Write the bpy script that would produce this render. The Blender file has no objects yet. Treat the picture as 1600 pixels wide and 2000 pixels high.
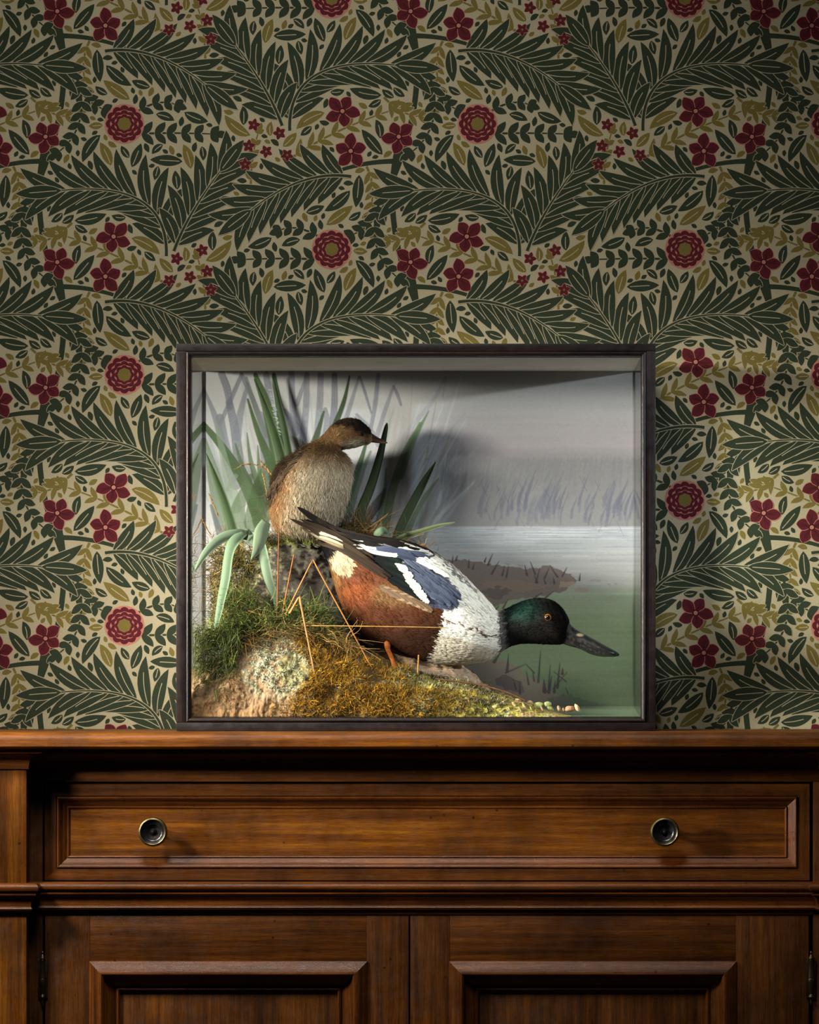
import bpy, bmesh, math, random
import numpy as np
from mathutils import Vector, noise
from mathutils.bvhtree import BVHTree

random.seed(7); rng = np.random.default_rng(7)
SC = bpy.context.scene
COL = SC.collection

# ------------------------------------------------------------------ measure
S = 0.00065            # metres per photo pixel at the front plane of the case (Y = 0)
D0 = 4.5               # camera to that plane
VX, VY, ZC = 930.0, 1350.0, 1.0
def W(px, py, Y=0.0):
    f = S*(1+Y/D0)
    return Vector(((px-VX)*f, Y, ZC-(py-VY)*f))
def WX(px, Y=0.0): return (px-VX)*S*(1+Y/D0)
def WZ(py, Y=0.0): return ZC-(py-VY)*S*(1+Y/D0)

# ------------------------------------------------------------------ camera, world, lights
cam = bpy.data.cameras.new('camera'); co = bpy.data.objects.new('camera', cam); COL.objects.link(co)
co.location = (0, -D0, ZC); co.rotation_euler = (math.pi/2, 0, 0)
cam.sensor_fit = 'HORIZONTAL'; cam.sensor_width = 36; cam.lens = 36*D0/(1600*S)
cam.shift_x = (800-VX)/1600; cam.shift_y = (VY-1000)/1600
cam.clip_start = 0.1; cam.clip_end = 50
SC.camera = co
SC.view_settings.view_transform = 'Standard'; SC.view_settings.look = 'None'
SC.view_settings.exposure = 0.0; SC.view_settings.gamma = 1
SC.view_settings.use_curve_mapping = False

wd = bpy.data.worlds.new('world'); SC.world = wd; wd.use_nodes = True
wd.node_tree.nodes['Background'].inputs[0].default_value = (0.80, 0.88, 1.0, 1)
wd.node_tree.nodes['Background'].inputs[1].default_value = 0.015

def aim(o, target):
    d = Vector(target)-o.location
    o.rotation_euler = d.to_track_quat('-Z', 'Y').to_euler()
def area(name, loc, target, sx, sy, power, color, spread=180):
    l = bpy.data.lights.new(name, 'AREA'); l.shape = 'RECTANGLE'; l.size = sx; l.size_y = sy
    l.energy = power; l.color = color; l.spread = math.radians(spread)
    o = bpy.data.objects.new(name, l); COL.objects.link(o); o.location = loc; aim(o, target); return o
def spot(name, loc, target, angle, blend, power, color, radius):
    l = bpy.data.lights.new(name, 'SPOT'); l.energy = power; l.color = color
    l.spot_size = math.radians(angle); l.spot_blend = blend; l.shadow_soft_size = radius
    o = bpy.data.objects.new(name, l); COL.objects.link(o); o.location = loc; aim(o, target); return o

# soft wash on the papered wall
spot('wall_wash', (-0.45, -1.30, 2.70), (-0.16, 0.25, 1.12), 66, 1.0, 150, (1.0, 0.95, 0.86), 0.30)
# raking key on the sideboard from upper left
area('sideboard_key', (-1.15, -0.62, 1.50), (-0.42, -0.1, 0.74), 0.16, 0.16, 2.3, (1.0, 0.90, 0.74), 60)
# lamp left of the case, raking across the birds through the side and front glass
spot('case_key', (-2.0, -0.82, 1.47), (-0.12, 0.08, 1.13), 16.8, 0.5, 1300, (1.0, 0.92, 0.79), 0.20)
# weaker cool lamp on the right lighting the painted back
spot('case_fill', (2.3, -1.25, 1.74), (0.04, 0.17, 1.19), 13, 0.6, 220, (0.90, 0.94, 1.0), 0.03)

# ------------------------------------------------------------------ colour and materials
def lin(c):
    c = np.asarray(c, float)/255.0
    return np.where(c <= 0.04045, c/12.92, ((c+0.055)/1.055)**2.4)
def rgba(c): return tuple(lin(c))+(1.0,)
class NT:
    def __init__(s, name):
        s.m = bpy.data.materials.new(name); s.m.use_nodes = True
        s.t = s.m.node_tree; s.b = s.t.nodes['Principled BSDF']; s.out = s.t.nodes['Material Output']
    def n(s, typ, **kw):
        o = s.t.nodes.new(typ)
        for k, v in kw.items(): setattr(o, k, v)
        return o
    def l(s, a, b): s.t.links.new(a, b)
    def coords(s, scale=(1, 1, 1), rot=(0, 0, 0)):
        tc = s.n('ShaderNodeTexCoord'); mp = s.n('ShaderNodeMapping')
        mp.inputs['Scale'].default_value = scale; mp.inputs['Rotation'].default_value = rot
        s.l(tc.outputs['Object'], mp.inputs['Vector']); return mp.outputs[0]
    def noise(s, vec, scale, detail=4, rough=0.5, dist=0.0):
        n = s.n('ShaderNodeTexNoise'); n.inputs['Scale'].default_value = scale
        n.inputs['Detail'].default_value = detail; n.inputs['Roughness'].default_value = rough
        n.inputs['Distortion'].default_value = dist
        s.l(vec, n.inputs['Vector']); return n.outputs['Fac']
    def ramp(s, fac, stops):
        r = s.n('ShaderNodeValToRGB'); e = r.color_ramp.elements
        while len(e) < len(stops): e.new(0.5)
        for el, (p, c) in zip(e, stops):
            el.position = p; el.color = rgba(c) if len(c) == 3 and max(c) > 2.5 else tuple(c)+(1,)*(4-len(c))
        s.l(fac, r.inputs[0]); return r.outputs[0]
    def mix(s, a, b, fac, mode='MIX'):
        m = s.n('ShaderNodeMix', data_type='RGBA', blend_type=mode)
        for x, i in ((fac, 0), (a, 6), (b, 7)):
            if hasattr(x, 'links'): s.l(x, m.inputs[i])
            else: m.inputs[i].default_value = x
        return m.outputs[2]
    def bump(s, h, strength, dist):
        b = s.n('ShaderNodeBump'); b.inputs['Strength'].default_value = strength
        b.inputs['Distance'].default_value = dist; s.l(h, b.inputs['Height'])
        return b.outputs[0]

def mat_plain(name, c, rough=0.6, metal=0.0, var=0.15, vscale=60, bump=0.0, bscale=300, spec=0.5, coat=0.0):
    t = NT(name); v = t.coords()
    n = t.noise(v, vscale)
    base = t.mix(rgba([x*(1-var) for x in c]), rgba([min(255, x*(1+var)) for x in c]), n)
    t.l(base, t.b.inputs['Base Color'])
    t.b.inputs['Roughness'].default_value = rough; t.b.inputs['Metallic'].default_value = metal
    t.b.inputs['Specular IOR Level'].default_value = spec; t.b.inputs['Coat Weight'].default_value = coat
    if bump: t.l(t.bump(t.noise(v, bscale), bump, 0.001), t.b.inputs['Normal'])
    return t.m

def mat_wood(name, axis, dark, mid, light, rough=0.38, seed=0.0, spec=0.3):
    t = NT(name)
    sc = {'x': (1.1, 34, 34), 'z': (34, 34, 1.1)}[axis]
    v = t.coords(sc); w = t.coords((1, 1, 1))
    off = t.n('ShaderNodeVectorMath', operation='ADD'); off.inputs[1].default_value = (seed, seed*1.7, seed*0.3)
    t.l(v, off.inputs[0]); v = off.outputs[0]
    g = t.noise(v, 3.2, 9, 0.68, 0.15)
    c = t.ramp(g, [(0.28, dark), (0.50, mid), (0.74, light)])
    fine = t.noise(v, 45, 4, 0.7)
    c = t.mix(c, rgba([d*0.45 for d in dark]), t.ramp(fine, [(0.46, (0, 0, 0)), (0.70, (0.7, 0.7, 0.7))]))
    blot = t.noise(w, 9, 5, 0.6)
    c = t.mix(c, rgba([d*0.55 for d in dark]), t.ramp(blot, [(0.46, (0, 0, 0)), (0.70, (0.65, 0.65, 0.65))]))
    vo = t.n('ShaderNodeTexVoronoi'); vo.inputs['Scale'].default_value = 34; t.l(w, vo.inputs['Vector'])
    dots = t.ramp(vo.outputs['Distance'], [(0.035, (0.8, 0.8, 0.8)), (0.075, (0, 0, 0))])
    c = t.mix(c, rgba((22, 10, 4)), dots)
    t.l(c, t.b.inputs['Base Color'])
    r = t.ramp(t.noise(w, 60, 5, 0.7), [(0.3, (rough*0.75,)*3), (0.7, (rough*1.4,)*3)])
    t.l(r, t.b.inputs['Roughness'])
    h = t.mix(fine, t.noise(w, 55, 6, 0.75), 0.45)
    t.l(t.bump(h, 0.35, 0.0012), t.b.inputs['Normal'])
    t.b.inputs['Specular IOR Level'].default_value = spec
    return t.m

def mat_attr(name, rough=0.8, spec=0.3, var=0.25, vscale=400, bump=0.0, bscale=900, bdist=0.0005, sheen=0.0, stretch=None):
    t = NT(name); a = t.n('ShaderNodeAttribute', attribute_name='Col')
    v = t.coords()
    n = t.noise(v, vscale, 5, 0.6)
    g = t.ramp(n, [(0.2, ((1-var),)*3), (0.8, ((1+var),)*3)])
    c = t.mix(a.outputs['Color'], g, 1.0, 'MULTIPLY')
    t.l(c, t.b.inputs['Base Color'])
    t.b.inputs['Roughness'].default_value = rough; t.b.inputs['Specular IOR Level'].default_value = spec
    t.b.inputs['Sheen Weight'].default_value = sheen
    if bump:
        t.l(t.bump(t.noise(v, bscale, 6, 0.7), bump, bdist), t.b.inputs['Normal'])
    return t.m

def mat_glass(name, tint=(0.97, 0.985, 0.98)):
    t = NT(name); t.t.nodes.remove(t.b)
    tr = t.n('ShaderNodeBsdfTransparent'); tr.inputs[0].default_value = tint+(1,)
    gl = t.n('ShaderNodeBsdfGlossy'); gl.inputs['Roughness'].default_value = 0.02
    ge = t.n('ShaderNodeNewGeometry')
    d = t.n('ShaderNodeVectorMath', operation='DOT_PRODUCT')
    t.l(ge.outputs['Normal'], d.inputs[0]); t.l(ge.outputs['Incoming'], d.inputs[1])
    ab = t.n('ShaderNodeMath', operation='ABSOLUTE'); t.l(d.outputs['Value'], ab.inputs[0])
    su = t.n('ShaderNodeMath', operation='SUBTRACT'); su.inputs[0].default_value = 1.0; t.l(ab.outputs[0], su.inputs[1])
    pw = t.n('ShaderNodeMath', operation='POWER'); t.l(su.outputs[0], pw.inputs[0]); pw.inputs[1].default_value = 5
    ma = t.n('ShaderNodeMath', operation='MULTIPLY_ADD'); t.l(pw.outputs[0], ma.inputs[0])
    ma.inputs[1].default_value = 0.96; ma.inputs[2].default_value = 0.04
    mx = t.n('ShaderNodeMixShader'); t.l(ma.outputs[0], mx.inputs[0]); t.l(tr.outputs[0], mx.inputs[1]); t.l(gl.outputs[0], mx.inputs[2])
    t.l(mx.outputs[0], t.out.inputs['Surface']); return t.m

DK, MD, LT = (54, 26, 4), (104, 57, 8), (144, 88, 14)
M = {}
M['wood_x'] = mat_wood('walnut_grain_across', 'x', DK, MD, LT)
M['wood_z'] = mat_wood('walnut_grain_upright', 'z', DK, MD, LT, seed=3.1)
M['wood_x2'] = mat_wood('walnut_grain_across_dull', 'x', (40, 19, 5), (84, 45, 9), (118, 68, 14), seed=5.2)
M['wood_z2'] = mat_wood('walnut_grain_upright_dull', 'z', (38, 18, 5), (80, 43, 9), (114, 66, 15), seed=8.4)
M['mould'] = mat_wood('walnut_moulding', 'x', (44, 20, 7), (92, 49, 16), (134, 78, 30), rough=0.30, seed=1.9)
M['mould_z'] = mat_wood('walnut_moulding_upright', 'z', (44, 20, 7), (92, 49, 16), (134, 78, 30), rough=0.30, seed=2.9)
M['ebony'] = mat_wood('ebonised_wood', 'x', (14, 11, 12), (22, 16, 17), (44, 27, 22), spec=0.25, rough=0.36, seed=0.7)
M['ebony_z'] = mat_wood('ebonised_wood_upright', 'z', (14, 11, 12), (22, 16, 17), (44, 27, 22), spec=0.25, rough=0.36, seed=4.7)
M['brass'] = mat_plain('aged_brass', (96, 86, 56), 0.38, 0.9, 0.35, 200, 0.15, 500)
M['bronze'] = mat_plain('dark_bronze', (66, 64, 66), 0.30, 0.85, 0.3, 200, 0.15, 500)
M['hinge'] = mat_plain('tarnished_hinge_metal', (64, 54, 40), 0.4, 0.85, 0.35, 200, 0.15, 500)
M['gap'] = mat_plain('near_black_gap', (14, 8, 5), 0.8)  # near-black backing seen through the drawer and door gaps
M['glass'] = mat_glass('old_window_glass')
M['lining'] = mat_plain('painted_lining', (226, 222, 215), 0.85, 0, 0.08, 30, 0.2, 600)
M['plaster'] = mat_plain('floor_boards', (70, 45, 28), 0.6)
M['paint'] = mat_attr('backdrop_paint', 0.75, 0.25, 0.07, 900, 0.12, 1200, 0.0003)
M['plum'] = mat_attr('plumage', 0.62, 0.18, 0.22, 1100, 0.5, 1600, 0.0005)
M['barb'] = mat_attr('feather_barbs', 0.7, 0.08, 0.12, 900)
M['rock'] = mat_attr('lichened_rock', 0.62, 0.5, 0.35, 420, 0.9, 700, 0.0015)
M['strand'] = mat_attr('dried_moss_and_grass', 0.6, 0.3, 0.2, 300)
M['leaf'] = mat_attr('painted_leaf', 0.65, 0.2, 0.04, 400, 0, 500, 0.0005)
M['bill'] = mat_attr('varnished_bill', 0.30, 0.5, 0.25, 500, 0.3, 500, 0.0006)
M['eye_black'] = mat_plain('glass_eye_pupil', (6, 5, 5), 0.05, 0, 0.05, spec=0.8, coat=1.0)
M['eye_amber'] = mat_plain('glass_eye_iris', (150, 92, 18), 0.1, 0, 0.3, 800, spec=0.7, coat=1.0)
M['straw'] = mat_plain('straw', (186, 136, 76), 0.5, 0, 0.3, 300)

# ------------------------------------------------------------------ object helpers
LOC = {}
def tag(o, label=None, cat=None, group=None, kind=None):
    if label: o['label'] = label
    if cat: o['category'] = cat
    if group: o['group'] = group
    if kind: o['kind'] = kind
    return o
def thing(name, label, cat, loc, group=None):
    o = bpy.data.objects.new(name, None); COL.objects.link(o); o.location = loc
    o.empty_display_size = 0.02
    LOC[o.name] = np.array(loc, float)
    return tag(o, label, cat, group)
def build(name, V, F, mats, parent=None, cols=None, smooth=True, midx=None, sharp=None):
    V = np.asarray(V, float).reshape(-1, 3)
    if parent is None:
        loc = np.array([(V[:, 0].min()+V[:, 0].max())/2, (V[:, 1].min()+V[:, 1].max())/2, V[:, 2].min()])
    else: loc = LOC[parent.name]
    me = bpy.data.meshes.new(name)
    F = F if isinstance(F, np.ndarray) else list(F)
    nv = len(V); me.vertices.add(nv); me.vertices.foreach_set('co', (V-loc).astype(np.float32).ravel())
    if isinstance(F, np.ndarray):
        k = F.shape[1]; nf = len(F); me.loops.add(nf*k); me.loops.foreach_set('vertex_index', F.astype(np.int32).ravel())
        me.polygons.add(nf); me.polygons.foreach_set('loop_start', np.arange(nf, dtype=np.int32)*k)
    else:
        tot = [len(f) for f in F]; nf = len(F)
        me.loops.add(sum(tot)); me.loops.foreach_set('vertex_index', np.fromiter((i for f in F for i in f), np.int32))
        me.polygons.add(nf); me.polygons.foreach_set('loop_start', np.concatenate([[0], np.cumsum(tot)[:-1]]).astype(np.int32))
    me.polygons.foreach_set('use_smooth', np.full(nf, smooth))
    for m in (mats if isinstance(mats, (list, tuple)) else [mats]): me.materials.append(m)
    if midx is not None: me.polygons.foreach_set('material_index', np.asarray(midx, np.int32))
    me.update(calc_edges=True); me.validate()
    if cols is not None:
        a = me.attributes.new('Col', 'FLOAT_COLOR', 'POINT')
        c = np.ones((nv, 4), np.float32); c[:, :3] = cols
        a.data.foreach_set('color', c.ravel())
    if sharp is not None and smooth:
        bm = bmesh.new(); bm.from_mesh(me)
        for e in bm.edges:
            if len(e.link_faces) == 2 and e.calc_face_angle(0) > sharp: e.smooth = False
        bm.to_mesh(me); bm.free()
    o = bpy.data.objects.new(name, me); COL.objects.link(o)
    if parent is None: o.location = loc
    else: o.parent = parent
    LOC[o.name] = loc
    return o

class MB:
    """collects pieces, builds ONE mesh"""
    def __init__(s): s.V = []; s.F = []; s.C = []; s.m = []
    def add(s, V, F, c=None, m=0):
        b = len(s.V); s.V.extend([tuple(v) for v in V]); s.F.extend([tuple(i+b for i in f) for f in F])
        if c is not None: s.C.extend([tuple(c)]*len(V))
        s.m.extend([m]*len(F))
    def box(s, a, b, bev=0.001, m=0):
        bm = bmesh.new(); bmesh.ops.create_cube(bm, size=1)
        for v in bm.verts:
            v.co = Vector(((a[0]+b[0])/2+v.co.x*(b[0]-a[0]), (a[1]+b[1])/2+v.co.y*(b[1]-a[1]), (a[2]+b[2])/2+v.co.z*(b[2]-a[2])))
        if bev: bmesh.ops.bevel(bm, geom=bm.edges[:], offset=bev, segments=2, affect='EDGES', profile=0.6)
        bm.verts.ensure_lookup_table()
        s.add([v.co[:] for v in bm.verts], [[v.index for v in f.verts] for f in bm.faces], None, m); bm.free()
    def grid(s, P, closed_u=False, closed_v=False, m=0):
        """P: list of rows of points"""
        n = len(P); k = len(P[0]); F = []
        for i in range(n-1 if not closed_u else n):
            for j in range(k-1 if not closed_v else k):
                a = i*k+j; b = i*k+(j+1) % k; c = ((i+1) % n)*k+(j+1) % k; d = ((i+1) % n)*k+j
                F.append((a, d, c, b))
        s.add([p for r in P for p in r], F, None, m)
    def build(s, name, mats, parent=None, smooth=True, sharp=math.radians(38)):
        return build(name, s.V, s.F, mats, parent, np.array(s.C) if s.C else None, smooth, s.m, sharp)

def lathe(mb, centre, axis, prof, n=40, m=0):
    c = Vector(centre); rows = []
    for r, a in prof:
        row = []
        for k in range(n):
            t = 2*math.pi*k/n
            if axis == 'y': row.append(c+Vector((r*math.cos(t), a, r*math.sin(t))))
            else: row.append(c+Vector((r*math.cos(t), r*math.sin(t), a)))
        rows.append(row)
    mb.grid(rows, closed_v=True, m=m)

# ------------------------------------------------------------------ WALL with a generic botanical paper (own design)
YW = 0.25
def wallpaper():
    XT, YT, MX = 690.0, 490.0, 891.0
    items = []       # (layer, left pts, right pts, colour idx)
    TAN, DARK, OLIVE, RED, RED2, PINK, DRED = range(7)
    tile = []
    def strip(cl, ws, col, layer):
        cl = np.array(cl, float); d = np.gradient(cl, axis=0); d /= (np.linalg.norm(d, axis=1)[:, None]+1e-9)
        nn = np.stack([-d[:, 1], d[:, 0]], 1); ws = np.array(ws)[:, None]
        tile.append((layer, cl+nn*ws, cl-nn*ws, col))
    def bez(p0, p1, p2, n):
        t = np.linspace(0, 1, n)[:, None]
        return (1-t)**2*np.array(p0)+2*t*(1-t)*np.array(p1)+t*t*np.array(p2)
    def leafline(p, a, L, bend, n=11):
        p = np.array(p, float); q = p+L*np.array([math.cos(a), math.sin(a)])
        m = (p+q)/2+bend*L*np.array([-math.sin(a), math.cos(a)])
        return bez(p, m, q, n)
    prof = lambda n, k=0.9: np.sin(np.linspace(0, 1, n)**k*math.pi)**0.8
    occ = np.zeros((int(YT), int(XT)), bool)
    def mark(cl, ws, grow=1.2, test=False):
        pts = []
        for (x, y), w in zip(cl, ws):
            R = w+grow; k = max(1, int(R//2)+1)
            pts += [(x+dx, y+dy) for dx in np.linspace(-R, R, k*2+1) for dy in np.linspace(-R, R, k*2+1) if dx*dx+dy*dy <= R*R+0.1]
        pts = np.array(pts); hit = False
        for mir in (0, 1):
            q = pts.copy()
            if mir: q[:, 0] = MX-q[:, 0]; q[:, 1] += YT/2
            ix = (q[:, 0] % XT).astype(int) % int(XT); iy = (q[:, 1] % YT).astype(int) % int(YT)
            if test: hit = hit or occ[iy, ix].any()
            else: occ[iy, ix] = True
        return hit
    def leaf(p, a, L, w, bend, col, layer, vein=True, halo=1.3):
        cl = leafline(p, a, L, bend); ws = w*prof(11)
        if halo: strip(cl, ws+halo, TAN, layer)
        strip(cl, ws, col, layer+0.5)
        if vein: strip(cl[1:8], 0.75*np.ones(7), TAN, layer+0.7)
        mark(cl, ws)
    def frond(p0, p1, p2, n, L0, L1, w, lay, spread=0.75):
        r = bez(p0, p1, p2, 40)
        k = 0
        for i in range(n):
            t = 0.10+0.88*i/(n-1); j = min(38, int(t*39)); d = r[j+1]-r[j]; a = math.atan2(d[1], d[0])
            L = (L0*(1-t)+L1*t)*(0.75+0.5*math.sin(min(1, t*1.6)*math.pi*0.6))
            for s in (-1, 1):
                leaf(r[j], a+s*(spread*(1-0.45*t)), L, w, -s*0.16, DARK, lay+k*1.0); k += 1
        d = r[-1]-r[-4]; leaf(r[-1], math.atan2(d[1], d[0]), L1*1.1, w, 0, DARK, lay+k)
        strip(r, np.linspace(4.4, 2.2, 40), TAN, lay+k+1); strip(r, np.linspace(3.0, 1.0, 40), DARK, lay+k+1.5)
        mark(r, np.full(40, 3.0))
    def spray(p0, p1, p2, n, L, w, col, lay, spread=0.8, vein=False):
        r = bez(p0, p1, p2, 40)
        strip(r, np.linspace(2.6, 1.2, 40), col, lay)
        for i in range(n):
            t = 0.12+0.83*i/(n-1); j = min(38, int(t*39)); d = r[j+1]-r[j]; a = math.atan2(d[1], d[0])
            for s in (-1, 1): leaf(r[j], a+s*spread, L*(1.05-0.35*t), w, -s*0.12, col, lay+1, vein)
        d = r[-1]-r[-4]; leaf(r[-1], math.atan2(d[1], d[0]), L*0.8, w, 0, col, lay+1, vein)
        mark(r, np.full(40, 2.0))
    def disc(c, r, col, lay, n=20, ry=None):
        t = np.linspace(0.001, math.pi-0.001, n); ry = ry or r
        tile.append((lay, np.stack([c[0]-r*np.cos(t), c[1]-ry*np.sin(t)], 1), np.stack([c[0]-r*np.cos(t), c[1]+ry*np.sin(t)], 1), col))
    def rosette(c):
        disc(c, 39, PINK, 700); mark([c], [40])
        for ring, (R, n, w, L) in enumerate(((33, 12, 9, 13), (24, 10, 7.6, 11), (16.5, 8, 6.5, 9))):
            disc(c, R+1.5, PINK, 701+ring*10)
            for k in range(n):
                a = 2*math.pi*(k+ring*0.5)/n; q = np.array(c)+(R-L*0.6)*np.array([math.cos(a), math.sin(a)])
                tt = a+math.pi/2; e = np.array([math.cos(tt), math.sin(tt)])
                cl = np.array([q+e*u*w+np.array([math.cos(a), math.sin(a)])*(L*0.55*(1-u*u)) for u in np.linspace(-1, 1, 9)])
                strip(cl, L*0.33*np.sqrt(np.clip(1-np.linspace(-1, 1, 9)**2, 0, 1)), RED, 703+ring*10)
        disc(c, 12.5, OLIVE, 740)
    def blossom(c, a0, R):
        mark([c], [R*0.95])
        for k in range(5):
            a = a0+2*math.pi*k/5; LL = R*(1.0 if k % 2 else 1.15)
            cl = leafline(c, a, LL, 0.14); strip(cl, R*0.36*prof(11, 1.15)+1.4, PINK, 700+k); strip(cl, R*0.36*prof(11, 1.15), RED, 700.5+k)
            for b in (-0.12, 0.12): strip(leafline(np.array(c)+4*np.array([math.cos(a), math.sin(a)]), a+b, LL*0.6, 0.1)[2:], 0.6*np.ones(9), DRED, 700.7+k)
        disc(c, R*0.22, DRED, 720); disc(c, R*0.13, PINK, 721)
    def starlet(c, a0, R=13):
        mark([c], [R])
        for k in range(5):
            cl = leafline(c, a0+2*math.pi*k/5, R, 0); strip(cl, R*0.30*prof(11)+0.9, PINK, 700); strip(cl, R*0.30*prof(11), RED, 700.6)
        disc(c, 2.2, OLIVE, 705)
    # --- composition (one motif, repeated with a mirrored half drop)
    rosette((243, 242))
    for c, a, R in (((222, 462), 0.4, 31), ((112, 512), 1.3, 30), ((206, 540), 2.1, 31)): blossom(c, a, R)
    for k, c in enumerate(((345, 505), (395, 489), (371, 541), (405, 530), (330, 548), (412, 566))): starlet(c, k*0.7)
    stem = bez((95, 262), (45, 420), (130, 610), 40); strip(stem, np.linspace(6, 5, 40), DARK, 100); mark(stem, np.full(40, 5))
    st2 = bez((120, 560), (190, 560), (260, 590), 30); strip(st2, np.linspace(5, 3, 30), DARK, 100); mark(st2, np.full(30, 4))
    frond((325, 500), (330, 350), (120, 372), 9, 88, 82, 12.5, 300, 0.95)
    frond((340, 490), (365, 420), (430, 335), 6, 92, 70, 12.5, 400, 0.85)
    frond((205, 590), (300, 575), (400, 655), 8, 84, 74, 12, 500, 0.95)
    spray((130, 130), (150, 190), (205, 215), 6, 30, 7, DARK, 200)
    spray((262, 262), (330, 258), (420, 262), 6, 32, 7.5, DARK, 210)
    spray((150, 150), (180, 250), (110, 300), 7, 30, 7, DARK, 220)
    spray((265, 220), (310, 190), (345, 205), 4, 27, 7, DARK, 230)
    spray((60, 190), (110, 240), (150, 222), 5, 32, 5, OLIVE, 150, 0.7)
    spray((330, 560), (250, 500), (110, 455), 8, 34, 5.2, OLIVE, 150, 0.7)
    spray((175, 570), (150, 620), (178, 690), 6, 27, 5, OLIVE, 160, 0.7)
    spray((400, 640), (405, 560), (385, 500), 6, 20, 5, OLIVE, 170, 0.7)
    # --- fill remaining ground with small leaves, largest first
    R = random.Random(3)
    for (L, w, tries) in ((64, 11, 6000), (50, 10, 8000), (38, 8.5, 9000), (28, 7, 9000), (20, 5.2, 9000), (13, 4, 9000)):
        for _ in range(tries):
            p = (R.uniform(0, XT), R.uniform(0, YT))
            if occ[int(p[1]), int(p[0])]: continue
            a = R.uniform(0, 2*math.pi); b = R.uniform(-0.2, 0.2)
            cl = leafline(p, a, L, b); ws = w*prof(11)
            if mark(cl, ws, 0.2, test=True): continue
            leaf(p, a, L, w, b, OLIVE if R.random() < 0.36 else DARK, 50, w > 6, 0)
    # --- stack overlapping shapes: each lies one paper-thin step above what it covers
    CW = 5.0; nxl, nyl = int(XT/CW), int(YT/CW); lev = np.zeros((nyl, nxl), int); newt = []
    for (lay, A, B, c) in sorted(tile, key=lambda q: q[0]):
        cells = []
        for mir in (0, 1):
            for u in np.linspace(0, 1, 7):
                q = A*(1-u)+B*u; q = np.vstack([q, (q[1:]+q[:-1])/2])
                if mir: q[:, 0] = MX-q[:, 0]; q[:, 1] += YT/2
                cells += list(zip((q[:, 1] % YT/CW).astype(int) % nyl, (q[:, 0] % XT/CW).astype(int) % nxl))
        cells = list(set(cells)); L = 1+max(lev[a] for a in cells)
        for a in cells: lev[a] = L
        newt.append((L, A, B, c))
    tile = newt
    # --- lay the tiles on the wall
    x0, x1, y0, y1 = -560, 1960, -420, 1660
    V = []; F = []; mi = []
    zstep = 0.000006
    for i in range(-2, 4):
        for j in range(-2, 5):
            for mir in (0, 1):
                for (lay, A, B, c) in tile:
                    A2 = A.copy(); B2 = B.copy()
                    if mir: A2[:, 0] = MX-A2[:, 0]; B2[:, 0] = MX-B2[:, 0]; A2[:, 1] += YT/2; B2[:, 1] += YT/2
                    A2 += (i*XT, j*YT); B2 += (i*XT, j*YT)
                    mnx, mny = np.minimum(A2, B2).min(0); mxx, mxy = np.maximum(A2, B2).max(0)
                    if mnx < x0 or mny < y0 or mxx > x1 or mxy > y1: continue
                    b = len(V); n = len(A2); y = YW-(lay+0.5*mir)*zstep
                    f = S*(1+YW/D0)
                    V += [((q[0]-VX)*f, y, ZC-(q[1]-VY)*f) for q in A2]+[((q[0]-VX)*f, y, ZC-(q[1]-VY)*f) for q in B2]
                    F += [(b+k, b+k+1, b+n+k+1, b+n+k) for k in range(n-1)]; mi += [c]*(n-1)
    b = len(V)
    xa, xb = WX(x0, YW), WX(x1, YW); za, zb = 0.0, WZ(y0, YW)
    V += [(xa, YW, za), (xb, YW, za), (xb, YW, zb), (xa, YW, zb)]; F.append((b, b+1, b+2, b+3)); mi.append(0)
    # the wall has thickness
    V += [(xa, YW+.08, za), (xb, YW+.08, za), (xb, YW+.08, zb), (xa, YW+.08, zb)]
    F += [(b+5, b+4, b+7, b+6), (b+4, b+5, b+1, b), (b+3, b+2, b+6, b+7), (b, b+3, b+7, b+4), (b+1, b+5, b+6, b+2)]; mi += [0]*5
    def weave(name, c, c2):
        t = NT(name); v = t.coords((1, 1, 1))
        w1 = t.noise(t.coords((500, 1, 1600)), 1.0, 2, 0.6); w2 = t.noise(t.coords((1700, 1, 1700)), 1.0, 1)
        m = t.mix(w1, w2, 0.5)
        col = t.mix(rgba(c), rgba(c2), t.ramp(m, [(0.38, (0, 0, 0)), (0.62, (1, 1, 1))]))
        t.l(col, t.b.inputs['Base Color']); t.b.inputs['Roughness'].default_value = 0.9
        t.b.inputs['Specular IOR Level'].default_value = 0.15
        t.l(t.bump(m, 0.25, 0.0006), t.b.inputs['Normal']); return t.m
    mats = [weave('paper_ground', (160, 151, 125), (134, 127, 103)), weave('paper_dark_green', (44, 53, 38), (34, 42, 30)),
            weave('paper_olive', (112, 100, 50), (84, 74, 34)), weave('paper_crimson', (82, 26, 33), (64, 19, 26)),
            weave('paper_crimson_deep', (76, 18, 28), (60, 14, 22)), weave('paper_pink', (172, 116, 100), (140, 84, 76)),
            weave('paper_maroon', (56, 16, 20), (44, 12, 16))]
    o = build('wall_back', V, F, mats, None, None, False, mi); o['kind'] = 'structure'
    return o
wallpaper()
fl = MB(); fl.box((WX(-560), -1.0, -0.03), (WX(1960), YW+0.08, 0.0), 0)
tag(fl.build('floor', M['plaster']), kind='structure')

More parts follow.
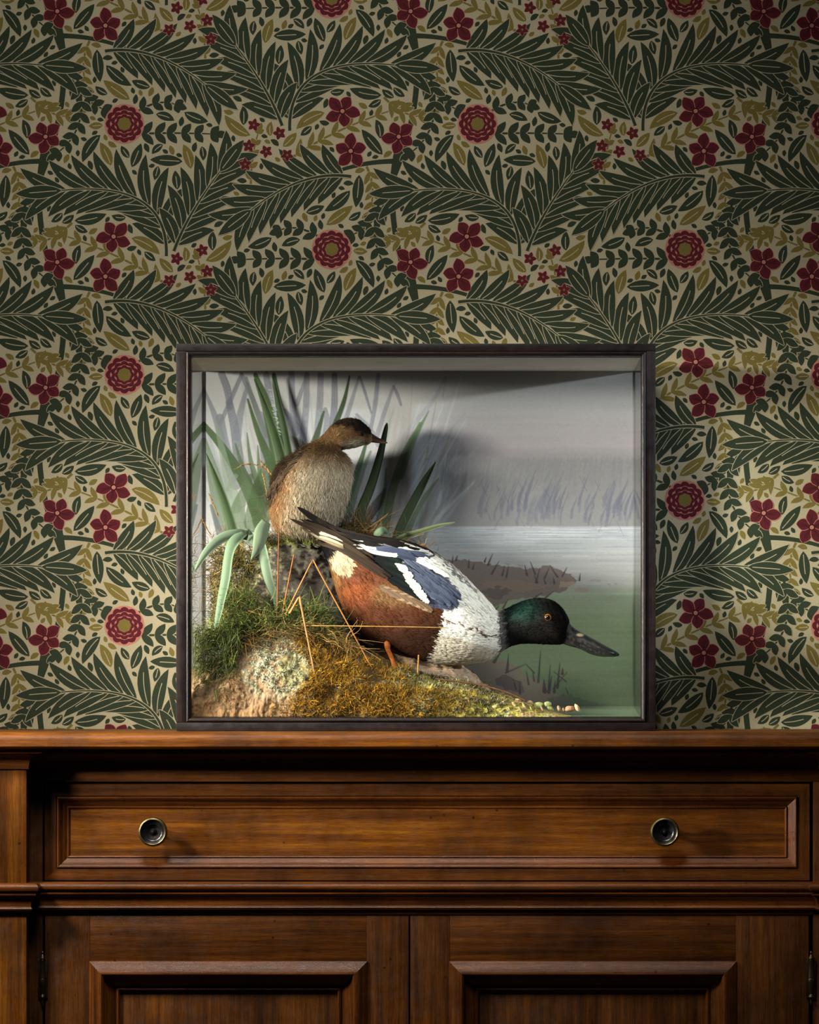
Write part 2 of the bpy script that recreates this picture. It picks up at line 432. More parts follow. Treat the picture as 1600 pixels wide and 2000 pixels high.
# ------------------------------------------------------------------ SIDEBOARD
HZ = ZC-78*S          # worktop height
def sideboard():
    root = thing('sideboard', 'large antique walnut sideboard carrying the glazed bird case', 'sideboard', (WX(800), 0.07, 0.0))
    XL, XR = WX(-470, -0.06), WX(1920, -0.06)
    YC, YP = -0.060, -0.088           # central face plane, pilaster face plane
    def z(py, Y=YC): return WZ(py, Y)
    def x(px, Y=YC): return WX(px, Y)
    YB = YW-0.004
    # carcass
    b = MB()
    b.box((x(-400), YC+0.022, 0.0), (x(1880), YB, z(1462)), 0.001)
    c = b.build('carcass', M['wood_x2'], root)
    # face frame pieces round drawer and doors (recess behind)
    b = MB()
    b.box((x(-400), YC-0.001, z(1527)), (x(1880), YC+0.022, z(1465)), 0.001)
    b.build('frieze', M['wood_x2'], root)
    b = MB()
    b.box((x(-400), YC, z(1787)), (x(1880), YC+0.022, z(1722)), 0.001)
    b.build('waist_rail', M['wood_x2'], root)
    for (p0, p1) in ((-120, 83.5), (1588.5, 1880)):
        b = MB(); b.box((x(p0), YC, 0.08), (x(p1), YC+0.022, z(1465)), 0.0012); b.build('stile', M['wood_z2'], root)
    # worktop with rounded nose
    yf = -0.122; th0, th1 = HZ-0.0215, HZ
    prof = [(YB, th1), (yf+0.012, th1)]
    for k in range(9):
        a = math.pi/2*k/8; prof.append((yf+0.010-0.010*math.sin(a), th1-0.010+0.010*math.cos(a)))
    prof += [(yf, th0+0.004), (yf+0.003, th0+0.001), (yf+0.008, th0), (YB, th0)]
    b = MB(); b.grid([[(XL, p[0], p[1]) for p in prof], [(x(700), p[0], p[1]) for p in prof], [(XR, p[0], p[1]) for p in prof]])
    n = len(prof); b.add([(XL, p[0], p[1]) for p in prof], [tuple(range(n))]); b.add([(XR, p[0], p[1]) for p in prof], [tuple(range(n-1, -1, -1))])
    b.build('worktop', M['wood_x'], root)
    # pilasters
    for (p0, p1) in ((-240, 52), (1606, 1880)):
        b = MB(); b.box((x(p0, YP), YP, z(1727, YP)), (x(p1, YP), YC+0.01, z(1478, YP)), 0.0015)
        b.build('pilaster', M['wood_z'], root)
        b = MB(); b.box((x(p0, YP), YP, 0.10), (x(p1, YP), YC+0.01, z(1772, YP)), 0.0015)
        b.build('pilaster', M['wood_z'], root)
    # running mouldings that break forward over the pilasters
    path = [(x(-240, YP)-.0, YP), (x(52, YP), YP), (x(52, YP), YC), (x(1606, YP), YC), (x(1606, YP), YP), (x(1880), YP)]
    def running(name, prof, mat):
        rows = []
        for (o, zz) in prof:
            row = []
            for k, (X, Y) in enumerate(path):
                dx = o if k in (1, 2) else (-o if k in (3, 4) else 0)
                row.append((X+dx, Y-o, zz))
            rows.append(row)
        mb = MB()
        # separate facets: duplicate for flat segments
        for k in range(len(path)-1):
            mb.grid([[r[k], r[k+1]] for r in rows])
        return mb.build(name, mat, root)
    def arc(o0, z0, o1, z1, n, conc):
        out = []
        for k in range(n+1):
            t = k/n*math.pi/2
            if conc: out.append((o0+(o1-o0)*(1-math.cos(t)), z0+(z1-z0)*math.sin(t)))
            else: out.append((o0+(o1-o0)*math.sin(t), z0+(z1-z0)*(1-math.cos(t))))
        return out
    # cornice under the top (from bottom up)
    cor = [(0.0, z(1501)), (0.003, z(1501)), (0.003, z(1497))]+arc(0.003, z(1497), 0.019, z(1470), 8, True)+[(0.022, z(1470)), (0.022, z(1465)), (0.026, z(1464)), (0.026, HZ-0.0205), (0, HZ-0.0205)]
    running('cornice_moulding', cor, M['mould'])
    wz = [(0.0, z(1777)), (0.006, z(1776)), (0.0075, z(1772)), (0.006, z(1768))]+arc(0.006, z(1767), 0.011, z(1748), 6, True)+[(0.011, z(1747)), (0.013, z(1745)), (0.013, z(1742))]
    for k in range(9):
        a = math.pi*k/8; wz.append((0.010+0.0065*math.sin(a), z(1731.5)-(z(1724)-z(1731.5))*math.cos(a)*1.25))
    wz += [(0.0, z(1722))]
    running('waist_moulding', wz, M['mould'])
    # mitred picture-frame sweep. prof: (inset px, protrusion m)
    def frame(mb, px0, py0, px1, py1, prof, Y, m=(0, 1)):
        for k, (ca, cb) in enumerate((((0, 0), (1, 0)), ((1, 0), (1, 1)), ((1, 1), (0, 1)), ((0, 1), (0, 0)))):
            rows = []
            for (ins, pr) in prof:
                pts = []
                for (cx, cy) in (ca, cb):
                    X = px0+ins if cx == 0 else px1-ins; Yy = py0+ins if cy == 0 else py1-ins
                    pts.append((x(X), Y-pr, z(Yy)))
                rows.append(pts)
            mb.grid(rows[::1], m=m[k % 2])
    # dust board gap
    # drawer
    dr = MB(); YD = YC+0.002
    dr.box((x(87), YD+0.010, z(1720.5)), (x(1583), YD+0.016, z(1531)), 0.0005)
    drawer = dr.build('drawer', M['gap'], root)
    b = MB()
    frame(b, 86, 1531, 1583, 1720.5, [(0, -0.012), (0, -0.001), (1.2, 0.0005), (23, 0.0005), (24.5, -0.001)], YD)
    b.build('drawer_frame', [M['wood_x2'], M['wood_z2']], drawer)
    b = MB()
    mp = [(24.5, -0.001), (25.5, 0.0015), (28, 0.0022), (31, 0.0012), (33, -0.0012), (37, -0.0024), (42, -0.0052), (44, -0.0058), (46, -0.0044), (48, -0.005), (49.5, -0.007), (50, -0.009)]
    frame(b, 86, 1531, 1583, 1720.5, mp, YD)
    b.build('drawer_moulding', [M['mould'], M['mould_z']], drawer)
    b = MB(); b.box((x(134), YD+0.0065, z(1672)), (x(1535), YD+0.0095, z(1579)), 0.0)
    b.build('drawer_panel', M['wood_x'], drawer)
    for (kx, ky) in ((298, 1625), (1299, 1625)):
        Yk = YD+0.0065; c = Vector((x(kx, Yk-0.03), Yk, z(ky, Yk-0.03)))
        k = MB(); r = 28*S
        lathe(k, c, 'y', [(0.0, 0.0), (0.011, 0.0), (0.0115, -0.002), (0.007, -0.004), (0.0055, -0.009), (0.006, -0.014), (0.010, -0.019), (0.0165, -0.0215), (r, -0.024), (r+0.0002, -0.0265), (r-0.0008, -0.0285), (r-0.0024, -0.0292), (r-0.0034, -0.0285)], 56)
        knob = k.build('knob', M['brass'], drawer)
        k = MB()
        lathe(k, c, 'y', [(r-0.0034, -0.0285), (r-0.0042, -0.0262), (r-0.0052, -0.0258), (r-0.0058, -0.0262), (r-0.0064, -0.0250), (r-0.0075, -0.0246), (r-0.009, -0.0225), (0.0045, -0.0212), (0.0038, -0.0225), (0.0032, -0.0235), (0.0026, -0.0230), (0.0022, -0.0245), (0.0012, -0.0258), (0.0, -0.0261)], 56)
        k.build('knob_dish', M['bronze'], knob)
    # doors
    for (a, bq, ma, mbx, side) in ((88, 798.5, 174, 718, 'l'), (801.5, 1580, 877, 1439, 'r')):
        YO = YC+0.001; zt = z(1788.5); zb = 0.12
        d = MB(); d.box((x(a), YO+0.0145, zb), (x(bq), YO+0.020, zt), 0.0005)
        door = d.build('door', M['gap'], root)
        zr = WZ(1879, YC); bot = 0.12
        for (s0, s1) in ((a, ma+2), (mbx-2, bq)):
            q = MB(); q.box((x(s0), YO-0.001, bot), (x(s1), YO+0.016, zt), 0.0009); q.build('door_stile', M['wood_z2'], door)
        q = MB(); q.box((x(ma+2), YO-0.0008, zr), (x(mbx-2), YO+0.016, zt), 0.0006); q.build('door_rail', M['wood_x2'], door)
        q = MB(); q.box((x(ma+2), YO-0.0008, bot), (x(mbx-2), YO+0.016, bot+0.06), 0.0006); q.build('door_rail', M['wood_x2'], door)
        pyb = VY+(ZC-(bot+0.05))/(S*(1+YC/D0))
        q = MB()
        mp = [(0, -0.001), (0.5, 0.0028), (3, 0.0040), (10, 0.0072), (20, 0.0104), (25, 0.0106), (28, 0.0092), (30, 0.0055), (32, 0.0028), (38, -0.001), (48, -0.0038), (50, -0.0055), (52, -0.0040), (56, -0.0034), (59, -0.0055), (60, -0.0105)]
        frame(q, ma, 1877, mbx, pyb, mp, YO)
        q.build('door_moulding', [M['mould'], M['mould_z']], door)
        q = MB(); q.box((x(ma+54), YO+0.0085, bot+0.06), (x(mbx-54), YO+0.014, z(1930)), 0.0005); q.build('door_panel', M['wood_z2'], door)
        hx = 84 if side == 'l' else 1584
        h = MB(); sc = S
        c = Vector((x(hx), YO-0.005, z(1911)))
        P = [(0, 54), (1.5, 53), (2.6, 50), (1.6, 47), (2.8, 45), (4.6, 41.5), (5.6, 39), (3.4, 37.5), (4.6, 36), (4.0, 33), (5.2, 20), (6.2, 6), (6.8, 2), (5.8, 0.8), (6.8, -1), (6.4, -8), (4.6, -22), (3.4, -30), (4.6, -32), (5.8, -35), (4.6, -38), (2.6, -39.5), (2.4, -44), (3.2, -47), (1.6, -51), (0, -53)]
        lathe(h, c, 'z', [(r*sc*1.0, t*sc) for r, t in P], 24)
        h.box((c.x-0.006, YO-0.004, c.z-0.024), (c.x+0.006, YO+0.002, c.z+0.024), 0.0006)
        h.build('hinge', M['hinge'], door)
    # plinth
    b = MB(); b.box((x(-420), YP-0.01, 0.0), (x(1890), YB, 0.10), 0.003); b.build('plinth', M['wood_x'], root)
sideboard()

# ------------------------------------------------------------------ DISPLAY CASE
YBK = 0.20; YG = 0.010
def paint_backdrop():
    """raster a painted marsh on a dense vertex grid, coordinates are panel pixels"""
    X0, X1, Y0, Y1 = 396, 1242, 725, 1384
    st = 1.25
    xs = np.arange(X0, X1+st, st); ys = np.arange(Y0, Y1+st, st)
    XX, YY = np.meshgrid(xs, ys)
    C = np.zeros(XX.shape+(3,))
    keys = [(725, (172, 172, 172)), (800, (166, 164, 166)), (870, (160, 152, 157)), (900, (134, 130, 134)), (1027, (126, 126, 129)),
            (1029, (156, 160, 167)), (1060, (150, 154, 160)), (1100, (142, 143, 145)), (1135, (142, 143, 142)), (1165, (126, 136, 118)),
            (1215, (116, 130, 100)), (1300, (110, 126, 96)), (1384, (90, 104, 78))]
    for ch in range(3):
        C[..., ch] = np.interp(YY, [k[0] for k in keys], [k[1][ch] for k in keys])
    g2 = np.random.default_rng(5)
    # broad value noise
    def vnoise(fx, fy, seed):
        r = np.random.default_rng(seed); gx = int((X1-X0)/fx)+3; gy = int((Y1-Y0)/fy)+3
        g = r.random((gy, gx)); u = (XX-X0)/fx; v = (YY-Y0)/fy
        i = v.astype(int); j = u.astype(int); fu = u-j; fv = v-i; fu = fu*fu*(3-2*fu); fv = fv*fv*(3-2*fv)
        return (g[i, j]*(1-fu)+g[i, j+1]*fu)*(1-fv)+(g[i+1, j]*(1-fu)+g[i+1, j+1]*fu)*fv
    hstreak = vnoise(90, 2.6, 1)*0.5+vnoise(220, 7, 2)*0.5-0.5
    sky = (YY < 890)
    C += (hstreak*np.where(sky, 6, 0))[..., None]
    C += (np.where((YY >= 1028), 1, 0)*hstreak*np.clip(30-(YY-1028)*0.10, 9, 30))[..., None]
    # pale blue grey mist at left, with the lamp's brightness painted into it
    lm = np.clip((880-XX)/260, 0, 1)
    C = C*(1-lm[..., None]*0.9)+np.array((206, 206, 210))*lm[..., None]*0.9
    def stroke(pts, ws, col, alpha, soft=1.3, dry=0.25, fade=0.0):
        P = np.array(pts, float); n = 16
        if len(P) > 2:   # catmull
            Q = np.vstack([2*P[0]-P[1], P, 2*P[-1]-P[-2]]); out = []; wo = []
            for k in range(len(P)-1):
                for t in np.linspace(0, 1, n, endpoint=(k == len(P)-2)):
                    a, b, c, d = Q[k:k+4]
                    out.append(0.5*((2*b)+(-a+c)*t+(2*a-5*b+4*c-d)*t*t+(-a+3*b-3*c+d)*t**3)); wo.append(ws[k]*(1-t)+ws[k+1]*t)
            P = np.array(out); w = np.array(wo)
        else: w = np.array(ws, float)
        mw = w.max()+4
        m = (XX >= P[:, 0].min()-mw) & (XX <= P[:, 0].max()+mw) & (YY >= P[:, 1].min()-mw) & (YY <= P[:, 1].max()+mw)
        if not m.any(): return
        x = XX[m]; y = YY[m]; best = np.full(x.shape, 1e9); tt = np.zeros(x.shape); lat = np.zeros(x.shape)
        for k in range(len(P)-1):
            a, b = P[k], P[k+1]; d = b-a; L2 = (d**2).sum()+1e-9
            u = np.clip(((x-a[0])*d[0]+(y-a[1])*d[1])/L2, 0, 1)
            dx = x-(a[0]+u*d[0]); dy = y-(a[1]+u*d[1]); dist = np.hypot(dx, dy); ww = w[k]*(1-u)+w[k+1]*u
            e = dist-ww/2
            s = e < best; best[s] = e[s]; tt[s] = ((k+u)/(len(P)-1))[s]
            lat[s] = ((d[0]*dy-d[1]*dx)/math.sqrt(L2)/np.maximum(ww, 1))[s]
        al = np.clip(0.5-best/soft, 0, 1)*alpha
        r = np.random.default_rng(int(abs(P[0, 0]*7+P[0, 1]*3)) % 9999); tab = r.random(40)
        idx = np.clip((lat+0.5)*22+4, 0, 39).astype(int)
        al *= 1-dry*tab[idx]*(0.4+0.6*tt)
        if fade: al *= 1-fade*tt
        C[m] = C[m]*(1-al[:, None])+np.array(col)*al[:, None]
    def z1(L): return [(340+a/3.333, 660+b/3.333) for a, b in L]
    def z2(L): return [(800+a/3.2, 660+b/3.2) for a, b in L]
    def z4(L): return [(800+a/3.2, 1030+b/3.2) for a, b in L]
    G1 = (132, 135, 147); G2 = (118, 121, 135); G3 = (168, 172, 182)
    # faint haze strokes behind the clump
    for _ in range(120):
        bx = g2.uniform(400, 860); by = g2.uniform(960, 1060); tx = bx+(bx-640)*g2.uniform(0.1, 0.5)+g2.uniform(-30, 30); ty = by-g2.uniform(80, 250)
        stroke([(tx, ty), (bx, by)], [2, g2.uniform(6, 14)], (np.array((160, 168, 172)) if g2.random() < .6 else np.array((196, 198, 204))), 0.45, 2.5, 0.5)
    for L, ws in (([(310, 235), (345, 330), (365, 450)], (14, 15, 12)), ([(440, 240), (370, 400), (300, 560)], (8, 9, 8)),
                  ([(440, 240), (520, 420), (620, 700)], (8, 11, 15)), ([(600, 240), (640, 500), (720, 900)], (12, 16, 22)),
                  ([(190, 320), (270, 520), (320, 700)], (4, 12, 16)), ([(360, 420), (400, 620), (430, 900)], (14, 18, 22)), ([(300, 520), (330, 700), (400, 950)], (16, 20, 24)),
                  ([(765, 230), (770, 420), (790, 620)], (12, 13, 12)), ([(865, 240), (860, 450), (835, 720)], (11, 13, 15)),
                  ([(860, 260), (800, 430)], (6, 10)), ([(955, 240), (950, 420), (930, 660)], (12, 13, 14)), ([(1045, 240), (1045, 420), (1030, 600)], (11, 13, 14)),
                  ([(1210, 250), (1245, 360), (1285, 490)], (4, 6, 4)), ([(1205, 250), (1160, 400), (1110, 560)], (4, 8, 10)), ([(1330, 240), (1310, 430), (1280, 600)], (8, 9, 7)),
                  ([(1430, 315), (1385, 440), (1320, 640)], (5, 8, 9)), ([(1430, 315), (1455, 370), (1478, 435)], (5, 7, 5)),
                  ([(720, 470), (790, 560), (850, 650)], (8, 12, 8)), ([(985, 465), (1000, 560), (990, 680)], (8, 14, 20)), ([(1190, 500), (1280, 600), (1330, 700)], (6, 10, 8)),
                  ([(480, 300), (430, 500), (410, 640)], (6, 14, 18)), ([(560, 500), (600, 800), (640, 1000)], (14, 20, 24))):
        stroke(z1(L), ws, G1 if g2.random() < .6 else G2, 0.80, 1.6, 0.35)
    for L, ws in (([(225, 250), (140, 400), (0, 570)], (6, 9, 10)), ([(225, 250), (218, 310), (208, 365)], (5, 5, 3)),
                  ([(350, 470), (220, 620), (120, 770), (10, 960)], (2, 7, 13, 18)), ([(160, 560), (60, 760), (-60, 1000)], (3, 12, 20)), ([(120, 580), (40, 700), (-80, 900)], (6, 14, 18))):
        stroke(z2(L), ws, (148, 151, 160), 0.75, 2, 0.4)
    # fan of paler strokes right of the grebe
    for k in range(46):
        a = g2.uniform(-0.05, 0.72); L = g2.uniform(90, 270); b = (g2.uniform(700, 830), g2.uniform(1010, 1060))
        tip = (b[0]+L*math.sin(a)*0.9, b[1]-L*math.cos(a)); mid = ((b[0]+tip[0])/2-6, (b[1]+tip[1])/2)
        c = [(166, 172, 176), (188, 190, 198), (120, 134, 118), (146, 152, 166), (160, 150, 152)][g2.integers(5)]
        stroke([tip, mid, b], (1.5, 5, g2.uniform(8, 13)), c, g2.uniform(.35, .7), 2, 0.6)
    # green painted blades
    GA = (70, 94, 56); GB = (92, 112, 84); GC = (46, 66, 38); GD = (112, 130, 108)
    for L, ws, c, al in (([(190, 560), (320, 720), (470, 960), (570, 1200)], (10, 16, 24, 30), GA, .9),
                     ([(190, 600), (150, 640), (118, 665)], (10, 12, 12), GA, .9),
                     ([(530, 240), (600, 430), (680, 750), (720, 1000)], (8, 19, 32, 40), GA, .95),
                     ([(650, 240), (690, 480), (735, 760)], (8, 15, 17), GC, .9),
                     ([(470, 260), (540, 480), (600, 640)], (6, 10, 8), (110, 118, 110), .7),
                     ([(480, 400), (550, 620), (640, 850), (700, 1100)], (4, 11, 20, 34), GA, .92),
                     ([(1143, 250), (1110, 400), (1060, 540), (1020, 640)], (3, 8, 11, 14), GC, .95),
                     ([(975, 480), (940, 600), (900, 720)], (4, 10, 16), GC, .8), ([(1250, 690), (1200, 850), (1120, 1080)], (5, 12, 17), GC, .85),
                     ([(1280, 740), (1200, 930), (1130, 1150)], (4, 14, 18), GB, .75),
                     ([(1605, 560), (1500, 760), (1420, 1000), (1370, 1250)], (8, 13, 17, 16), GB, .85),
                     ([(1380, 850), (1370, 1000), (1330, 1200)], (3, 7, 10), GB, .8), ([(1180, 520), (1240, 610)], (4, 9), G2, .7),
                     ([(200, 660), (260, 900), (330, 1200)], (6, 26, 40), GD, .8), ([(270, 540), (330, 800), (400, 1100)], (5, 16, 26), (140, 158, 138), .7),
                     ([(400, 690), (450, 850), (530, 1050), (560, 1200)], (3, 9, 20, 30), GB, .85), ([(475, 620), (500, 800), (560, 1000)], (2, 8, 16), GB, .8),
                     ([(545, 700), (560, 900), (600, 1150)], (2, 10, 26), GB, .8), ([(620, 850), (570, 1000), (520, 1200)], (30, 40, 40), GA, .6),
                     ([(500, 900), (420, 1100), (400, 1300)], (10, 26, 50), GB, .7), ([(240, 1090), (300, 1280)], (5, 14), (105, 108, 118), .8),
                     ([(400, 900), (340, 1000)], (10, 6), (140, 150, 140), .6)):
        stroke(z1(L), ws, c, al, 1.4, 0.22)
    for L, ws, c in (([(120, 458), (60, 570), (0, 700), (-60, 860)], (2, 8, 12, 16), GB), ([(180, 880), (100, 990), (30, 1120), (-30, 1260)], (3, 9, 10, 12), GB),
                     ([(250, 980), (170, 1090), (80, 1270)], (2, 5, 7), (120, 130, 128))):
        stroke(z2(L), ws, c, 0.8, 1.3, 0.25)
    # dry brush white ticks
    for _ in range(60):
        y = g2.uniform(760, 850); xx = 525+(y-760)*0.22+g2.normal(0, 2)
        stroke([(xx, y), (xx+g2.uniform(2, 5), y+1)], (1, 1), (214, 218, 218), .8, 1, 0)
    # distant reed bank
    for _ in range(420):
        x = g2.uniform(860, 1240); top = 893+g2.uniform(-3, 16)+max(0, (900-x)*0.3); h = g2.uniform(10, 60)
        stroke([(x+g2.uniform(2, 8), top), (x, top+h)], (1, g2.uniform(2, 6)), (126+g2.uniform(-7, 5),)*2+(128,), .5, 2, .3)
    for _ in range(75):
        x = g2.uniform(1010, 1238) if g2.random() < .85 else g2.uniform(930, 1010); b = g2.uniform(985, 1027); h = g2.uniform(25, 75)
        stroke([(x+h*0.22+3, b-h), (x+2, b-h*0.4), (x, b)], (1, g2.uniform(3, 7), g2.uniform(2, 8)), (98, 100, 117), g2.uniform(.45, .75), 2.2, .5)
    for _ in range(40):
        x = g2.uniform(930, 1230); y = g2.uniform(925, 1020); a = g2.choice([-1, 1]); h = g2.uniform(8, 35)
        stroke([(x, y), (x+a*h*0.5, y+h)], (1, 1.4), (98, 98, 114), .6, 1, 0)
    # streaks on the water
    for _ in range(90):
        y = 1029+abs(g2.normal(0, 22)); x = g2.uniform(830, 1240); L = g2.uniform(20, 140)
        stroke([(x, y), (min(1241, x+L), y)], (1.2, 0.8), [(120, 124, 140), (196, 200, 206)][g2.integers(2)], .5, 1.2, .2)
    # mud bank with stalks
    def poly(pts, col, al, rough=3.0, seed=1):
        P = np.array(pts); m = (XX > P[:, 0].min()-8) & (XX < P[:, 0].max()+8) & (YY > P[:, 1].min()-8) & (YY < P[:, 1].max()+8)
        nx = (vnoise(9, 5, seed)[m]-0.5)*rough*2; ny = (vnoise(8, 4, seed+1)[m]-0.5)*rough*2
        x = XX[m]+nx; y = YY[m]+ny; ins = np.zeros(x.shape, bool); n = len(P)
        for k in range(n):
            a, b = P[k], P[(k+1) % n]
            c = ((a[1] > y) != (b[1] > y)) & (x < (b[0]-a[0])*(y-a[1])/(b[1]-a[1]+1e-9)+a[0]); ins ^= c
        al = ins*al; C[m] = C[m]*(1-al[:, None])+np.array(col)*al[:, None]
    B1 = (104, 92, 88); B2 = (118, 100, 90); B3 = (80, 70, 70)
    poly(z4([(200, 200), (350, 200), (480, 225), (600, 240), (720, 262), (880, 236), (960, 270), (1050, 325), (1010, 370), (930, 410), (800, 432), (650, 455), (540, 495), (440, 480), (250, 330)]), B1, .95)
    poly(z4([(420, 340), (650, 330), (820, 350), (880, 370), (700, 400), (520, 390)]), B2, .8, 4, 3)
    poly(z4([(400, 400), (560, 370), (640, 390), (560, 450)]), B3, .6, 4, 5)
    poly(z4([(940, 340), (1040, 340), (1020, 370), (930, 375)]), (150, 128, 116), .7, 2, 6)
    for a in ([(1110, 335), (1150, 320), (1200, 330), (1190, 345)], [(1030, 385), (1070, 375), (1125, 385), (1110, 410), (1040, 405)], [(1230, 350), (1262, 352), (1255, 368)],
              [(1275, 348), (1303, 350), (1298, 366)], [(590, 220), (630, 225), (620, 238)], [(650, 228), (730, 235), (700, 242)], [(300, 155), (375, 158), (340, 164)], [(225, 143), (250, 147), (240, 155)],
              [(160, 135), (190, 140), (175, 146)], [(1060, 432), (1095, 438), (1080, 450)], [(1015, 432), (1040, 436), (1030, 445)]):
        poly(z4(a), (134, 124, 120), .9, 1, 7)
    for (a, b) in (((520, 165), (490, 235)), ((480, 185), (470, 215)), ((560, 210), (515, 290)), ((755, 215), (785, 290)), ((720, 235), (735, 300)), ((985, 250), (955, 305)), ((878, 240), (925, 310)),
                   ((875, 250), (845, 315)), ((1068, 288), (1062, 330)), ((300, 175), (290, 205)), ((272, 178), (268, 215)), ((372, 200), (370, 250)), ((405, 225), (395, 260)), ((595, 240), (580, 300)),
                   ((620, 240), (605, 310)), ((815, 255), (790, 345)), ((900, 310), (905, 350)), ((840, 320), (850, 350)), ((780, 300), (800, 345)), ((900, 400), (845, 445)), ((830, 410), (790, 435)), ((615, 450), (585, 505)), ((560, 490), (530, 522))):
        stroke(z4([a, b]), (1, 4.2), (66, 57, 60), .9, 1.1, 0)
    poly(z4([(330, 860), (470, 830), (600, 835), (690, 880), (720, 930), (830, 955), (860, 1010), (960, 1060), (1100, 1110), (700, 1120), (480, 1060), (330, 960)]), (124, 110, 100), .9, 4, 9)
    poly(z4([(535, 940), (600, 920), (700, 975), (720, 1030), (620, 1020), (540, 980)]), (92, 80, 78), .85, 3, 11)
    poly(z4([(850, 1060), (1000, 1050), (1180, 1100), (1380, 1130), (900, 1130)]), (80, 86, 70), .5, 4, 13)
    for (a, b, w) in (((820, 770), (805, 965), 5), ((620, 790), (610, 900), 6), ((880, 860), (870, 1000), 4), ((940, 850), (925, 1000), 6), ((958, 880), (956, 915), 6), ((985, 905), (900, 1010), 3), ((900, 900), (980, 965), 2.5),
                      ((728, 855), (600, 910), 3), ((728, 855), (780, 910), 3), ((840, 950), (845, 1025), 9), ((890, 930), (870, 1030), 7), ((910, 960), (905, 1030), 6), ((770, 905), (780, 960), 4), ((730, 900), (745, 980), 4), ((975, 1000), (990, 1035), 3),
                      ((570, 780), (530, 840), 7), ((690, 960), (690, 1040), 4), ((650, 950), (665, 1010), 4)):
        stroke(z4([a, b]), (1.2, w), (66, 58, 60), .9, 1.1, 0.1)
    C += (vnoise(2.6, 2.6, 21)-0.5)[..., None]*6
    C = np.clip(C*0.90, 0, 255)
    ny, nx = XX.shape; f = S*(1+YBK/D0)
    V = np.stack([(XX-VX)*f, np.full(XX.shape, YBK), ZC-(YY-VY)*f], -1).reshape(-1, 3)
    idx = np.arange(nx*ny).reshape(ny, nx)
    F = np.stack([idx[:-1, :-1], idx[1:, :-1], idx[1:, 1:], idx[:-1, 1:]], -1).reshape(-1, 4)
    return V, F, lin(C.reshape(-1, 3))

def display_case():
    x0, x1 = 344, 1281; YE = 0.212
    root = thing('display_case', 'glazed dark wooden case housing two stuffed water birds, standing on the sideboard', 'display case', (WX(812), 0.1, HZ))
    def X(p): return WX(p)
    def Z(p): return WZ(p)
    fr = 0.010        # thickness of front frame in Y
    # front frame: posts and rails
    b = MB(); b.box((X(344), 0, Z(1411)), (X(363), fr, Z(686)), 0.0012); b.build('post', M['ebony_z'], root)
    b = MB(); b.box((X(1262.5), 0, Z(1411)), (X(1281), fr, Z(686)), 0.0012); b.build('post', M['ebony_z'], root)
    b = MB(); b.box((X(344), -0.0005, Z(686)), (X(1281), fr, Z(671)), 0.0012); b.build('rail', M['ebony'], root)
    b = MB(); b.box((X(344), -0.0005, Z(1427.5)), (X(1281), fr, Z(1411)), 0.0012); b.build('rail', M['ebony'], root)
    # glazing bead: rounded sweep
    b = MB()
    pr = [(0, 0.006), (0.4, -0.0002), (1.5, -0.0014), (3.5, -0.0022), (6, -0.002), (8, -0.0008), (9.2, 0.001), (9.8, 0.004), (10, 0.009)]
    px0, px1, py0, py1 = 363, 1262.5, 686, 1411
    cs = [(px0, py0, 1, 1), (px1, py0, -1, 1), (px1, py1, -1, -1), (px0, py1, 1, -1)]
    for k in range(4):
        a, c = cs[k], cs[(k+1) % 4]
        b.grid([[(X(a[0]+a[2]*i), 0.0+d, Z(a[1]+a[3]*i)), (X(c[0]+c[2]*i), 0.0+d, Z(c[1]+c[3]*i))] for i, d in pr], m=k % 2)
    b.build('glazing_bead', [M['ebony'], M['ebony_z']], root)
    # top, bottom, back rails and rear posts
    b = MB(); b.box((X(344), fr, Z(694.5)), (X(1281), YE, Z(671)), 0.001); top = b.build('top_board', M['ebony'], root)
    b = MB(); b.box((X(366), fr+0.0005, Z(697)), (X(1260), YBK, Z(694.6)), 0.0); b.build('ceiling_lining', M['lining'], root)
    b = MB(); b.box((X(344), fr, Z(1427.5)), (X(1281), YE, Z(1404)), 0.001); b.build('bottom_board', M['ebony'], root)
    b = MB(); b.box((X(346), YBK+0.0008, Z(1404)), (X(1279), YE, Z(694.5)), 0.0); b.build('back_board', M['ebony_z'], root)
    V, F, C = paint_backdrop(); build('painted_backdrop', V, F, M['paint'], root, C, False)
    # glass
    b = MB(); b.box((X(372.5), 0.0065, Z(1402)), (X(1253), 0.0085, Z(696)), 0.0); b.build('front_glass', M['glass'], root, False)
    b = MB(); b.box((X(371.6), fr, Z(1402)), (X(374.6), YBK-0.0005, Z(697)), 0.0); b.build('side_glass', M['glass'], root, False)
    b = MB(); b.box((X(1252.2), fr, Z(1402)), (X(1255.2), YBK-0.0005, Z(697)), 0.0); b.build('side_glass', M['glass'], root, False)
    # dark joint lines in the back corners
    for p in (397.3, 1240.3):
        f = WX(p, YBK); b = MB(); b.box((f-0.0006, YBK-0.0016, Z(1402)), (f+0.0006, YBK-0.0002, Z(698)), 0.0); b.build('corner_strip', M['ebony_z'], root)
    # painted water floor sloping up to the back
    b = MB(); n = 14; rows = []
    for k in range(n+1):
        t = k/n; Y = 0.010+(YBK-0.001-0.010)*t; zz = (Z(1400))+(WZ(1379, YBK)-Z(1400))*t**1.2
        rows.append([(X(375), Y, zz), (X(1252), Y, zz)])
    b.grid(rows); b.build('painted_water', M['water'], root)
M['water'] = mat_plain('painted_water', (128, 146, 120), 0.22, 0, 0.12, 25, 0.12, 120, coat=0.6)
display_case()

